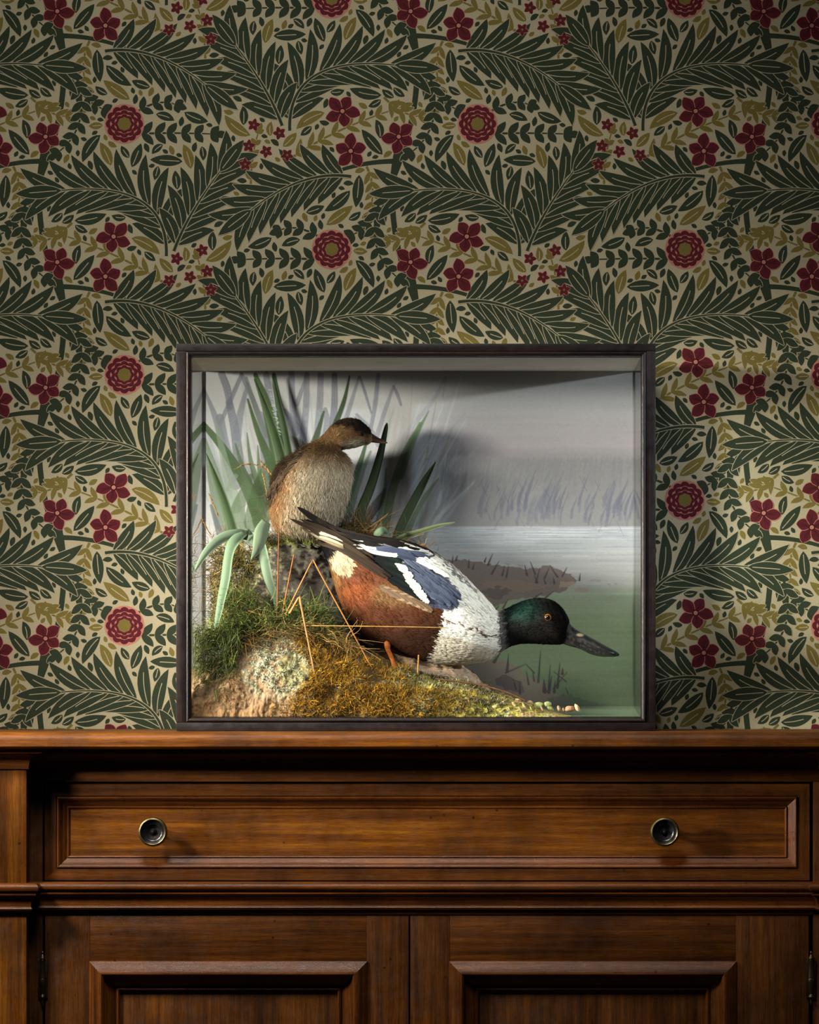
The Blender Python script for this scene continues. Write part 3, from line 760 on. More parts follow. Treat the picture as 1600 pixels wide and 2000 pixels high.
# ------------------------------------------------------------------ loft + strands
def catmull(A, n):
    A = np.array(A, float); m = len(A); Q = np.vstack([2*A[0]-A[1], A, 2*A[-1]-A[-2]])
    t = np.linspace(0, m-1-1e-6, n); k = t.astype(int); u = (t-k)[:, None]
    a, b, c, d = Q[k], Q[k+1], Q[k+2], Q[k+3]
    return 0.5*((2*b)+(-a+c)*u+(2*a-5*b+4*c-d)*u*u+(-a+3*b-3*c+d)*u**3)
def loft(st, Y0, n, m, power=1.0):
    """st rows: Tx,Ty,Bx,By,depth,yoffset (px). returns world grid (n,m,3) and px grid"""
    A = catmull(st, n); f = S*(1+Y0/D0)
    T = A[:, 0:2]; B = A[:, 2:4]; c = (T+B)/2; h = (T-B)/2; d = A[:, 4]; yo = A[:, 5]
    ph = np.linspace(0, 2*math.pi, m, endpoint=False)
    cs, sn = np.cos(ph), np.sin(ph)
    if power != 1.0:
        cs = np.sign(cs)*np.abs(cs)**power; sn = np.sign(sn)*np.abs(sn)**power
    P = c[:, None, :]+h[:, None, :]*cs[None, :, None]
    Yd = Y0-(sn[None, :]*d[:, None]-yo[:, None])*f
    G = np.stack([(P[..., 0]-VX)*f, Yd, ZC-(P[..., 1]-VY)*f], -1)
    return G, P
def grid_faces(n, m, caps=True):
    idx = np.arange(n*m).reshape(n, m); r = np.roll(idx, -1, 1)
    F = [tuple(q) for q in np.stack([idx[:-1], idx[1:], r[1:], r[:-1]], -1).reshape(-1, 4)]
    if caps: F.append(tuple(idx[0])); F.append(tuple(idx[-1][::-1]))
    return F
def normals(G):
    du = np.gradient(G, axis=0); dv = (np.roll(G, -1, 1)-np.roll(G, 1, 1))
    N = np.cross(du, dv); N /= (np.linalg.norm(N, axis=2)[..., None]+1e-12)
    c = G.mean(axis=1, keepdims=True); s = np.sign((N*(G-c)).sum(-1)); s[s == 0] = 1
    return N*s[..., None]
def fbm(P, scale, octs=4, seed=0.0):
    out = np.empty(len(P))
    for i, p in enumerate(P):
        out[i] = noise.fractal(Vector((p[0]*scale+seed, p[1]*scale+seed*.7, p[2]*scale-seed)), 0.9, 2.0, octs)
    return out
def tubes(L, rad, cols, sides=3):
    """L (N,k,3) polylines, rad (N,k), cols (N,3) or (N,k,3) -> V,F,C"""
    N, k, _ = L.shape
    T = np.gradient(L, axis=1); T /= (np.linalg.norm(T, axis=2)[..., None]+1e-12)
    up = np.where(np.abs(T[..., 1:2]) > 0.9, np.array([1., 0, 0]), np.array([0, 1., 0]))
    A = np.cross(T, up); A /= (np.linalg.norm(A, axis=2)[..., None]+1e-12); B = np.cross(T, A)
    V = np.empty((N, k, sides, 3))
    for s in range(sides):
        a = 2*math.pi*s/sides; V[:, :, s] = L+rad[..., None]*(A*math.cos(a)+B*math.sin(a))
    idx = np.arange(N*k*sides).reshape(N, k, sides); r = np.roll(idx, -1, 2)
    F = np.stack([idx[:, :-1], idx[:, 1:], r[:, 1:], r[:, :-1]], -1).reshape(-1, 4)
    if cols.ndim == 2: cols = np.repeat(cols[:, None], k, 1)
    C = np.repeat(cols[:, :, None], sides, 2).reshape(-1, 3)
    return V.reshape(-1, 3), F, C
def inpoly(x, y, P):
    ins = np.zeros(np.shape(x), bool); n = len(P)
    for k in range(n):
        a, b = P[k], P[(k+1) % n]
        ins ^= ((a[1] > y) != (b[1] > y)) & (x < (b[0]-a[0])*(y-a[1])/(b[1]-a[1]+1e-9)+a[0])
    return ins

# ------------------------------------------------------------------ GROUNDWORK
RX = [360, 400, 440, 480, 520, 560, 600, 640, 680, 720, 760, 800, 850, 900, 950, 1000, 1050, 1100, 1138]
RY = [1318, 1292, 1266, 1246, 1234, 1229, 1234, 1247, 1264, 1281, 1297, 1309, 1322, 1334, 1348, 1363, 1382, 1395, 1401]
def mound():
    root = thing('mossy_rock', 'low rocky bank with golden moss and pale lichen across the front of the case', 'rock', W(700, 1403, 0.07)[:])
    nx, nt = 520, 170
    xs = np.linspace(376, 1138, nx); th = np.linspace(0, math.radians(160), nt)
    XX, TT = np.meshgrid(xs, th, indexing='ij')
    R = np.interp(XX, RX, RY); H = 1404-R
    py = 1404-H*np.sin(np.minimum(TT, math.pi/2))**0.85
    Yr = np.interp(XX, [376, 600, 800, 1138], [0.085, 0.085, 0.080, 0.045])
    Y = 0.014+(Yr-0.014)*(1-np.cos(np.minimum(TT, math.pi/2)))
    bk = np.clip((TT-math.pi/2)/(math.radians(70)), 0, 1)
    Y = Y+bk*0.05; py = py+H*bk**1.6*0.95
    f = S*(1+0.05/D0)
    G = np.stack([(XX-VX)*f, Y, ZC-(py-VY)*f], -1)
    P = G.reshape(-1, 3)
    n1 = fbm(P, 28, 3, 3.0); n2 = fbm(P, 110, 4, 8.0); n3 = fbm(P, 420, 2, 1.0)
    Nn = np.gradient(G, axis=0); Nm = np.gradient(G, axis=1); N = np.cross(Nn, Nm); N /= np.linalg.norm(N, axis=2)[..., None]+1e-12
    N = N.reshape(-1, 3); N *= np.sign(-(N[:, 1:2])+N[:, 2:3]*0.8+1e-9)
    amp = (np.clip(H.reshape(-1)/60, 0.12, 1))
    rid = 1-np.abs(n2)*3; disp = (n1*0.0055+n2*0.0024+n3*0.0013)*amp+np.clip(rid, 0, 1)**3*-0.0008*amp
    V = P+N*disp[:, None]; V[:, 1] = np.maximum(V[:, 1], 0.0115)
    px = XX.reshape(-1); pyy = py.reshape(-1)
    # pigment: sandy plaster, lichen, dark soil, green film
    sand = lin((160, 126, 90)); lich = lin((186, 184, 152)); lg = lin((150, 150, 92)); dark = lin((58, 46, 36)); gold = lin((120, 88, 20)); yg = lin((178, 168, 72))
    def mixc(a, b, t): return a*(1-t[:, None])+b*t[:, None]
    C = np.tile(sand, (len(V), 1))
    sm = lambda v, a, b: np.clip((v-a)/(b-a), 0, 1)
    m1 = sm(np.hypot((px-545)/75, (pyy-1300)/62)+n1*0.25, 1.1, 0.7)
    C = mixc(C, lich, m1*sm(n2, -0.3, 0.15)*0.9); C = mixc(C, dark, m1*sm(n3+n2*.5, 0.1, 0.45)*0.7)
    C = mixc(C, lg, sm(np.hypot((px-585)/40, (pyy-1310)/45)+n2*0.3, 1.0, 0.7)*0.6)
    m2 = sm(px+n1*50, 575, 625)
    C = mixc(C, gold*0.8, m2); C = mixc(C, dark, m2*sm(n2, 0.0, 0.4)*0.8)
    m3 = sm(px+n1*60+(1400-pyy)*0.3, 760, 850)
    C = mixc(C, yg, m3*0.92); C = mixc(C, lich, m3*sm(n2+n1*.5, 0.0, 0.35)*0.75); C = mixc(C, dark, m3*sm(n3+n2*.6, 0.05, 0.4)*0.8)
    m4 = sm(px+n1*30, 900, 1000); C = mixc(C, lin((170, 130, 70)), m4*sm(n1+n2*.3, 0, .3)*.6)
    # gap left of the pale stone, only painted as a dark band
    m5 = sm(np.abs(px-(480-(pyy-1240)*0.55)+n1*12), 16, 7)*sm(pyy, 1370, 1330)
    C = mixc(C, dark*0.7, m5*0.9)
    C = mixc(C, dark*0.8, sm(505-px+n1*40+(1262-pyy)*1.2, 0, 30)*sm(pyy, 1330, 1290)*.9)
    C = C*(1-0.35*sm(n3, 0.0, 0.4))[:, None]
    C = mixc(C, lin((150, 108, 62)), sm(pyy+n1*20, 1370, 1396)*sm(px, 620, 520)*.7)
    idx = np.arange(nx*nt).reshape(nx, nt)
    F = np.stack([idx[:-1, :-1], idx[1:, :-1], idx[1:, 1:], idx[:-1, 1:]], -1).reshape(-1, 4)
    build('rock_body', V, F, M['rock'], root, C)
    return root, V.reshape(nx, nt, 3), N.reshape(nx, nt, 3), px.reshape(nx, nt), pyy.reshape(nx, nt), n1.reshape(nx, nt), n2.reshape(nx, nt)
mound_root, MG, MN, MPX, MPY, MN1, MN2 = mound()

def tufts_on(G, N, px, py, count, accept, length, rad, cols, curl=0.6, k=5, up=0.4, grav=0.0, gust=(0, 0, 0), seed=1):
    r = np.random.default_rng(seed); out = []; cc = []
    n, m = px.shape; tries = 0
    I = r.integers(1, n-1, count*12); J = r.integers(1, m-1, count*12)
    ok = accept(px[I, J], py[I, J], I, J, r); I = I[ok][:count]; J = J[ok][:count]; c = len(I)
    base = G[I, J]+r.normal(0, 0.0004, (c, 3)); nor = N[I, J]
    d = nor+r.normal(0, curl, (c, 3))+np.array((0, 0, up))+np.array(gust); d /= np.linalg.norm(d, axis=1)[:, None]
    L = r.uniform(*length, c)*S; bend = r.normal(0, curl, (c, 3)); bend[:, 2] -= grav
    t = np.linspace(0, 1, k)
    P = base[:, None]+d[:, None]*(L[:, None]*t)[..., None]+bend[:, None]*(L[:, None]*t**2*0.7)[..., None]
    R = np.maximum(0.15, (1-t*0.85))[None]*r.uniform(*rad, c)[:, None]*S
    cs = np.array([lin(q) for q in cols]); col = cs[r.integers(0, len(cs), c)]*r.choice([.3, .6, .9, 1.2], (c, 1))
    return tubes(P, R, col)

gold_cols = [(200, 142, 16), (176, 122, 14), (214, 164, 40), (120, 84, 20), (110, 96, 30), (90, 62, 24)]
def acc_gold(px, py, I, J, r):
    a = (px > 575)&(px < 800)
    b = (px > 560)&(px < 790+150*r.random(px.shape))&(py > 1330+(px-560)*0.06)
    dens = np.where(a, 0.9, 0.55)*np.where(MN1[I, J] > -0.25, 1, .35)
    lich = ((px-565)/42)**2+((py-1312)/40)**2 < 1
    pale = (px > 690)&(px < 800)&(py < 1345)&(MN2[I, J] > -0.1)
    return ((a | b | ((px > 530)&(px < 800)&(py > 1370)))&(r.random(px.shape) < dens)&~lich&~pale&(J < 110))
V, F, C = tufts_on(MG, MN, MPX, MPY, 15000, acc_gold, (5, 11), (0.45, 0.8), gold_cols, 0.75, 4, 0.3, seed=4)
tag(build('moss', V, F, M['strand'], mound_root, C), 'golden curly moss', kind='stuff')
def acc_green(px, py, I, J, r): return (px > 760)&(px < 985)&(J < 105)&(MN2[I, J] > 0.0)&(r.random(px.shape) < 0.9)
V, F, C = tufts_on(MG, MN, MPX, MPY, 4200, acc_green, (3, 6), (0.5, 1.0), [(122, 112, 38), (90, 90, 32), (150, 144, 96), (48, 42, 22), (176, 170, 136), (36, 30, 24), (120, 92, 34)], 0.9, 3, 0.2, seed=5)
tag(build('lichen', V, F, M['strand'], mound_root, C), 'yellow-green crumbly lichen', kind='stuff')
def acc_l(px, py, I, J, r): return (((px-548)/62)**2+((py-1300)/52)**2 < 1)&(MN2[I, J] > -0.15)&(J < 110)
V, F, C = tufts_on(MG, MN, MPX, MPY, 3200, acc_l, (2.5, 5.5), (0.6, 1.2), [(200, 198, 170), (170, 170, 134), (130, 130, 88), (214, 210, 190), (70, 60, 50)], 0.9, 3, 0.2, seed=6)
tag(build('lichen', V, F, M['strand'], mound_root, C), 'whitish crusty lichen', kind='stuff')

def rock_loft(root, name, st, Y0, n, m, amp, seed, colfn, power=0.85):
    G, P = loft(st, Y0, n, m, power); N = normals(G); Pw = G.reshape(-1, 3); Nf = N.reshape(-1, 3)
    n1 = fbm(Pw, 30, 3, seed); n2 = fbm(Pw, 120, 4, seed+4); n3 = fbm(Pw, 420, 2, seed+9)
    V = Pw+Nf*((n1*0.006+n2*0.0024+n3*0.0013)*amp)[:, None]
    V[:, 1] = np.clip(V[:, 1], 0.012, YBK-0.002)
    C = colfn(P.reshape(-1, 2), Nf, n1, n2, n3)
    o = build(name, V, grid_faces(n, m), M['rock'], root, C)
    return o, V.reshape(n, m, 3), N, P, n1.reshape(n, m), n2.reshape(n, m)
sm = lambda v, a, b: np.clip((v-a)/(b-a), 0, 1)
def mixc(a, b, t): return a*(1-t[:, None])+b*t[:, None]
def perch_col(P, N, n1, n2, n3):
    base = np.tile(lin((70, 60, 50)), (len(P), 1))  # dark tone paints in the shade on the stone's front face
    base = mixc(base, lin((180, 174, 134)), sm(n2+n1*0.4, 0.0, 0.35)*(0.12+0.75*sm(P[:, 0]+n1*40, 600, 530)))  # pale lichen kept to the left, so the painted shade stays dark
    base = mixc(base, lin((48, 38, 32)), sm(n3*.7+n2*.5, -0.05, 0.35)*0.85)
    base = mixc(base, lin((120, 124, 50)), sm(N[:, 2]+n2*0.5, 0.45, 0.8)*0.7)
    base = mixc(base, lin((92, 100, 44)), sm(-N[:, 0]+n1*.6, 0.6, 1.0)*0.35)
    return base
perch = thing('perch_rock', 'tall lichen-covered stone under the small brown grebe', 'rock', W(600, 1404, 0.13)[:])
stp = [(525, 1062, 684, 1062, 34, 0), (508, 1066, 694, 1067, 48, 0), (497, 1080, 698, 1080, 56, 0), (480, 1110, 700, 1105, 60, 0), (462, 1150, 706, 1150, 64, 0), (448, 1200, 716, 1200, 70, 0), (440, 1260, 735, 1260, 74, 0), (420, 1330, 775, 1330, 80, 0), (400, 1402, 800, 1402, 84, 0)]
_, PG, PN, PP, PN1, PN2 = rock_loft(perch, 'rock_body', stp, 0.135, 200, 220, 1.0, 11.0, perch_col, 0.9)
# flat top cap is at ring 0
def acc_top(px, py, I, J, r): return (I < 26)&(r.random(px.shape) < .8)&(PN2[I, J] > -0.2)
V, F, C = tufts_on(PG, PN, PP[..., 0], PP[..., 1], 3200, acc_top, (3, 7), (0.5, 1.0), [(140, 140, 50), (170, 166, 80), (96, 100, 36), (70, 66, 30)], 0.8, 3, 0.5, seed=8)
tag(build('moss', V, F, M['strand'], perch, C), 'yellow-green moss', kind='stuff')

back_rock = thing('small_rock', 'pinkish sandy stone beneath the duck, behind the mossy bank', 'rock', W(830, 1404, 0.125)[:])
stb = [(700, 1262, 722, 1262, 14, 0), (688, 1270, 800, 1256, 40, 0), (690, 1290, 870, 1278, 60, 0), (690, 1310, 915, 1305, 66, 0), (690, 1335, 945, 1332, 70, 0), (690, 1365, 985, 1362, 72, 0), (690, 1402, 1020, 1402, 72, 0)]
def br_col(P, N, n1, n2, n3):
    b = np.tile(lin((206, 172, 140)), (len(P), 1)); b = mixc(b, lin((226, 200, 176)), sm(n2, 0, .4)*.7)
    b = mixc(b, lin((90, 66, 46)), sm(n3*.6+n2*.5+n1*.3, .1, .4)*.8)
    return mixc(b, lin((110, 96, 84)), sm(P[:, 0], 760, 720)*.7)
_, BG, BN, BP, BN1, BN2 = rock_loft(back_rock, 'rock_body', stb, 0.125, 130, 170, 0.8, 23.0, br_col, 0.9)

# ---- pebbles and shells along the tip of the bank
def pebble(name, c, r, col, label, group, seed, squash=0.75):
    bm = bmesh.new(); bmesh.ops.create_icosphere(bm, subdivisions=3, radius=1)
    V = []; rr = random.Random(seed); sx, sy = rr.uniform(.85, 1.25), rr.uniform(.85, 1.2); a = rr.uniform(0, 3)
    for v in bm.verts:
        k = 1+0.22*noise.noise(v.co*1.7+Vector((seed*3.1, 0, 0)))+0.05*noise.noise(v.co*6+Vector((seed, 0, 0)))
        x, y, z = v.co.x*sx*k, v.co.y*sy*k, v.co.z*squash*k
        V.append((c[0]+r*(x*math.cos(a)-z*math.sin(a)*.4), c[1]+r*y, c[2]+r*(z+x*math.sin(a)*.25)))
    F = [[v.index for v in f.verts] for f in bm.faces]; bm.free()
    V = np.array(V); C = np.tile(lin(col), (len(V), 1))*(1+0.35*fbm((V-np.array(c))/r, 1.6, 3, seed))[:, None]
    o = build(name, V, F, M['rock'], None, np.clip(C, 0, 1)); return tag(o, label, 'pebble', group)
def mound_y(px, py):
    H = 1404-np.interp(px, RX, RY); q = min(1.0, max(0.0, (1404-py)/H))**(1/0.85); Yr = np.interp(px, [376, 600, 800, 1138], [0.085, 0.085, 0.080, 0.045])
    return 0.018+(Yr-0.014)*(1-math.sqrt(1-q*q))
PBL = [(1128, 1384, 9.5, (214, 176, 140)), (1113, 1386, 8, (190, 140, 108)), (1101, 1388, 6, (176, 128, 96)), (1092, 1386, 8.5, (196, 156, 120)), (1075, 1385, 8, (182, 186, 110)),
       (1083, 1391, 5, (120, 96, 70)), (1060, 1388, 9, (200, 150, 116)), (1070, 1377, 8, (186, 190, 130)), (1052, 1380, 10, (184, 190, 116)), (1047, 1391, 7, (196, 168, 132)), (1036, 1376, 8, (176, 150, 100)),
       (1038, 1386, 7, (150, 150, 80)), (1024, 1380, 8, (196, 186, 130)), (1017, 1388, 7, (160, 160, 90)), (1005, 1378, 7, (186, 170, 110)), (995, 1386, 6, (150, 140, 80)), (1012, 1370, 6, (170, 160, 100)), (984, 1376, 6, (190, 180, 120)),
       (940, 1377, 8, (140, 146, 66)), (926, 1388, 7, (128, 116, 56)), (952, 1388, 6, (176, 166, 90)), (968, 1382, 5, (190, 180, 120)), (913, 1366, 5, (120, 110, 60))]
for k, (a, b, r, c) in enumerate(PBL):
    if k == 0: lb, g = 'pale tan pebble at the far right end of the rocky bank', None
    elif k == 1: lb, g = 'brownish pebble touching the last pebble of the rocky bank', None
    elif k < 12: lb, g = '%s pebble, %s along the row from the right tip of the rocky bank' % ('yellow-green' if c[1] > c[0] else 'tan', ['', '', 'third', 'fourth', 'fifth', 'sixth', 'seventh', 'eighth', 'ninth', 'tenth', 'eleventh', 'twelfth'][k]), 'pebbles heaped at the tip of the bank'
    elif a > 960: lb, g = 'small tan or yellow-green pebble in the heap near the right tip of the bank', 'pebbles heaped at the tip of the bank'
    else: lb, g = 'small mossy pebble lying on the yellow-green slope left of the pebble heap', 'mossy pebbles on the slope'
    pebble('pebble', W(a, b-1.5, mound_y(a, b)-r*S*0.6), r*S*1.0, c, lb, g, k+1)
for k, (a, b, r) in enumerate([(852, 1324, 5), (862, 1326, 6), (872, 1327, 5), (890, 1331, 6), (902, 1333, 5), (845, 1322, 4.5), (918, 1338, 5), (930, 1341, 5), (824, 1317, 5), (880, 1327, 4)]):
    pebble('pebble', W(a, b-3, 0.072), r*S, (70, 52, 36), 'tiny dark pebble on the crest of the bank under the duck breast', 'dark pebbles on the crest under the duck', 60+k)

# ------------------------------------------------------------------ LEAVES
def blade(name, parent, pts, ws, col, twist=0.0, n=26, dcol=None):
    """pts rows: px,py,Y ; ws px widths. A thin curved blade with a V-shaped section and real thickness"""
    A = catmull(pts, n); w = catmull([[q] for q in ws], n)[:, 0]
    P = np.array([W(a[0], a[1], a[2])[:] for a in A])
    T = np.gradient(P, axis=0); T /= np.linalg.norm(T, axis=1)[:, None]
    view = np.array([0, 1.0, 0])
    side = np.cross(T, view); side /= np.linalg.norm(side, axis=1)[:, None]+1e-9
    nor = np.cross(side, T)
    ca, sa = math.cos(twist), math.sin(twist)
    sd = side*ca+nor*sa; nn = nor*ca-side*sa
    us = (-1, -0.6, -0.25, 0, 0.25, 0.6, 1); th = 0.00028
    V = []; C = []; base = lin(col)*0.60; base = base*0.82+base.mean()*0.18
    for i in range(n):
        for lay in (0, 1):
            for u in us:
                V.append(P[i]+sd[i]*u*w[i]*S/2+nn[i]*((abs(u)**1.5)*w[i]*S*0.10+(th if lay else -th)*(1-abs(u)*0.8)))
                k = 1+0.05*math.sin(u*9+i*0.1)-(0.10 if abs(u) < 0.1 else 0); C.append(base*k)
    m = len(us); F = []
    for i in range(n-1):
        for lay in (0, 1):
            for j in range(m-1):
                a = (i*2+lay)*m+j; q = (a, a+1, a+1+2*m, a+2*m); F.append(q if lay else q[::-1])
        for j in (0, m-1):
            a = i*2*m+j; F.append((a, a+m, a+3*m, a+2*m))
    for i in (0, n-1):
        for j in range(m-1): a = i*2*m+j; F.append((a, a+1, a+1+m, a+m))
    return build(name, V, F, M['leaf'], parent, np.array(C))
PALE = (134, 164, 132); GRN = (92, 118, 74); DGR = (58, 76, 40)
plant = thing('sedge_plant', 'pale green strap-leaved plant with bent leaves hanging over the left rock', 'plant', W(490, 1200, 0.10)[:])
blade('leaf', plant, [(485, 1046, .085), (460, 1043, .075), (430, 1053, .068), (402, 1080, .06), (377, 1121, .055)], [20, 19, 20, 15, 1.5], (130, 154, 122), 0.15)
blade('leaf', plant, [(478, 1038, .080), (456, 1058, .066), (446, 1085, .060), (440, 1130, .055), (430, 1180, .05), (421, 1228, .046)], [16, 22, 19, 19, 15, 8], (112, 140, 104), -0.2)
blade('leaf', plant, [(521, 1018, .088), (512, 1038, .078), (506, 1062, .070), (500, 1078, .066), (490, 1094, .064)], [20, 29, 24, 15, 2], (130, 150, 116), 0.25)
blade('leaf', plant, [(506, 1050, .088), (514, 1085, .078), (524, 1130, .068), (536, 1165, .062), (539, 1192, .060)], [18, 20, 18, 12, 2], (118, 142, 108), -0.15)
blade('leaf', plant, [(492, 1040, .095), (486, 1046, .09), (498, 1058, .085), (506, 1078, .082)], [22, 26, 18, 4], (120, 144, 112), 0.1)
plant2 = thing('sedge_plant', 'dark upright pointed leaf standing left of the grebe, near the corner', 'plant', W(460, 1200, 0.17)[:])
blade('leaf', plant2, [(403, 886, .175), (420, 930, .17), (438, 980, .165), (455, 1040, .155), (468, 1110, .15)], [2, 11, 18, 23, 24], (74, 100, 58), 0.1)
plant3 = thing('sedge_plant', 'tall dark leaf behind the beak of the grebe with a rounded tip', 'plant', W(700, 1150, 0.17)[:])
blade('leaf', plant3, [(756, 826, .165), (753, 840, .165), (742, 890, .16), (724, 950, .16), (700, 1010, .155), (684, 1070, .15)], [3, 9, 15, 19, 20, 20], DGR, -0.12)
plant4 = thing('sedge_plant', 'dark leaf leaning right behind the wing of the duck', 'plant', W(775, 1150, 0.17)[:])
blade('leaf', plant4, [(851, 902, .175), (832, 935, .17), (805, 985, .165), (781, 1035, .16), (765, 1090, .155)], [2, 13, 18, 19, 20], DGR, 0.12)
plant5 = thing('sedge_plant', 'low leaf stretching out to the right behind the back of the duck', 'plant', W(790, 1120, 0.15)[:])
blade('leaf', plant5, [(892, 1020, .10), (860, 1026, .11), (820, 1038, .12), (780, 1052, .13), (760, 1080, .135)], [1.5, 7, 10, 10, 10], (86, 98, 58), 0.3)
plant6 = thing('sedge_plant', 'small pale folded leaf tip poking up behind the back of the duck', 'plant', W(745, 1120, 0.13)[:])
blade('leaf', plant6, [(730, 1053, .10), (737, 1042, .10), (748, 1034, .105), (757, 1044, .115), (756, 1080, .12)], [2, 17, 15, 9, 8], (130, 156, 118), 0.35)
plant7 = thing('sedge_plant', 'two slim upright green leaves rising behind the left shoulder of the grebe', 'plant', W(540, 1180, 0.18)[:])
blade('leaf', plant7, [(497, 740, .188), (520, 800, .186), (545, 880, .184), (560, 960, .18), (566, 1060, .175)], [3, 14, 22, 26, 24], (76, 102, 60), 0.05)
blade('leaf', plant7, [(533, 735, .19), (545, 790, .188), (558, 850, .186), (570, 930, .182), (575, 1040, .178)], [4, 11, 14, 15, 16], (58, 82, 44), -0.05)

# ------------------------------------------------------------------ STALKS
def stalk(pts, r0, r1, label, col=(186, 136, 76), group=None, n=24, name='dry_stem'):
    A = catmull(pts, n) if len(pts) > 2 else np.array([np.array(pts[0])*(1-t)+np.array(pts[1])*t for t in np.linspace(0, 1, n)])
    P = np.array([W(*a)[:] for a in A]); R = np.linspace(r0, r1, n)*S
    c = 0.75*lin(col)[None]*(1+0.2*np.sin(np.arange(n)*1.7))[:, None]
    V, F, C = tubes(P[None], R[None], c[None], 6)
    return tag(build(name, V, F, M['strand'], None, C), label, 'stem', group)
stalk([(541, 1215, .05), (543, 1130, .05), (545, 1040, .055)], 1.6, 1.3, 'straight upright rusty stem just right of the pale hanging leaf', (150, 84, 30))
stalk([(551, 1205, .045), (563, 1140, .05), (574, 1084, .052)], 1.8, 1.3, 'upright rusty stem leaning right, second from the hanging leaf', (160, 92, 34))
def bent(pts, r, label, col):
    P = [np.array(p, float) for p in pts]; Q = []
    for a, b in zip(P[:-1], P[1:]): Q += [a*(1-t)+b*t for t in np.linspace(0, 1, 10, endpoint=False)]
    Q.append(P[-1]); A = np.array([W(*q)[:] for q in Q]); n = len(A)
    V, F, C = tubes(A[None], np.linspace(r, r*0.7, n)[None]*S, np.tile(lin(col)*0.75, (1, n, 1)), 6)
    return tag(build('dry_stem', V, F, M['strand'], None, C), label, 'stem')
bent([(558, 1200, .035), (611, 1093, .035), (728, 1307, .040)], 1.7, 'long dry stem bent in a sharp peak in front of the stone and the duck', (190, 120, 60))
bent([(566, 1198, .03), (585, 1165, .025), (617, 1327, .022)], 2.7, 'short thick straw bent over, its light end resting on the golden moss', (176, 124, 72))
stalk([(598, 1222, .028), (700, 1223, .022), (800, 1224.5, .022), (872, 1226, .024)], 1.1, 0.9, 'thin straw lying level across the chestnut side of the duck', (186, 142, 76))
stalk([(652, 1223, .05), (680, 1257, .05), (706, 1290, .055)], 1.5, 1.1, 'short orange stem slanting down behind the long bent stem', (190, 120, 30))
stalk([(485, 1193, .045), (505, 1199, .042), (525, 1204, .045)], 1.4, 0.9, 'short pale straw lying on the green grass tuft', (190, 140, 90))
stalk([(816, 1319, .055), (817, 1300, .055), (818, 1279, .055)], 1.8, 1.5, 'very short upright straw stub below the belly of the duck', (176, 120, 50))
stalk([(632, 1202, .06), (644, 1190, .06), (651, 1173, .062)], 1.0, 0.6, 'short curved grey-brown stem beside the dark hollow of the stone', (160, 130, 80))
stalk([(852, 1326, .045), (930, 1336, .04), (990, 1352, .035), (1026, 1368, .032)], 1.6, 2.2, 'long brown twig lying along the crest of the bank towards the pebbles', (96, 64, 38))
stalk([(1010, 1370, .03), (1040, 1378, .028)], 1.2, 0.8, 'tiny straw beside the pebble heap', (180, 140, 90))

# ------------------------------------------------------------------ GRASS TUFTS
def tuft(label, n, basefn, dirfn, length, rad, cols, seed, bend=0.5, grav=0.3, k=9, name='grass_tuft', cat='grass', ylim=(0.0115, YBK-0.002)):
    r = np.random.default_rng(seed); L = np.empty((n, k, 3)); R = np.empty((n, k)); C = np.empty((n, 3)); cs = [lin(c) for c in cols]
    for i in range(n):
        b = basefn(r); P0 = np.array(W(*b)[:]); d = np.array(dirfn(r, b), float); d /= np.linalg.norm(d)+1e-9
        ln = r.uniform(*length)*S; bv = r.normal(0, bend, 3); bv[2] -= grav; t = np.linspace(0, 1, k)[:, None]
        L[i] = P0+d*ln*t+bv*ln*t**2*0.6+0.03*ln*np.sin(t*9+r.uniform(0, 6))*r.normal(0, 1, 3)
        R[i] = r.uniform(*rad)*S*1.15*np.linspace(1, 0.3, k); C[i] = cs[r.integers(len(cs))]*r.choice([.35, .6, 1.0, 1.3])
    L[..., 1] = np.clip(L[..., 1], *ylim); L[..., 0] = np.clip(L[..., 0], WX(376.5), WX(1250))
    V, F, Cc = tubes(L, R, C)
    o = build(name, V, F, M['strand'], None, Cc); tag(o, label, cat, None, 'stuff'); return o
GG = [(74, 96, 34), (96, 118, 46), (54, 74, 26), (120, 120, 60), (140, 124, 60), (60, 60, 24)]
GD = [(150, 112, 56), (126, 90, 42), (168, 134, 80), (96, 70, 36)]
tuft('fine green grass spilling down the left side of the bank', 1500,
     lambda r: (r.uniform(385, 470), r.uniform(1225, 1345), r.uniform(.02, .06)), lambda r, b: (r.normal(-0.25, .3), r.normal(-.3, .3), r.normal(-0.35, .5)), (18, 42), (.4, .75), GG+[(126, 132, 70)], 31, .4, .5)
tuft('dense green moss grass capping the rocky bank below the tall stone', 3600,
     lambda r: (lambda x: (x, np.interp(x, [400, 450, 500, 560, 620, 650], [1262, 1232, 1215, 1208, 1216, 1236])+r.normal(0, 13)-4, r.uniform(.035, .10)))(r.uniform(400, 650)),
     lambda r, b: (r.normal(0, .8), r.normal(-.4, .4), r.normal(.35, .5)), (10, 34), (.38, .7), GG, 32, .6, .3)
tuft('green grass growing up the left face of the tall stone', 1300,
     lambda r: (r.uniform(432, 500), r.uniform(1160, 1235), r.uniform(.055, .10)), lambda r, b: (r.normal(0, .5), r.normal(-.3, .4), r.normal(.5, .4)), (12, 36), (.38, .7), GG, 33, .6, .3)
tuft('tangle of straw-brown roots draped over the edge of the pale stone', 420,
     lambda r: (lambda x: (x, np.interp(x, [470, 520, 600, 700], [1262, 1234, 1225, 1262])+r.normal(0, 7), r.uniform(.03, .06)))(r.uniform(465, 690)),
     lambda r, b: (r.normal(.3, .9), r.normal(-.4, .3), r.normal(0, .4)), (20, 55), (.35, .6), [(150, 112, 60), (120, 92, 40), (176, 136, 80), (100, 100, 40)], 34, .8, .5)
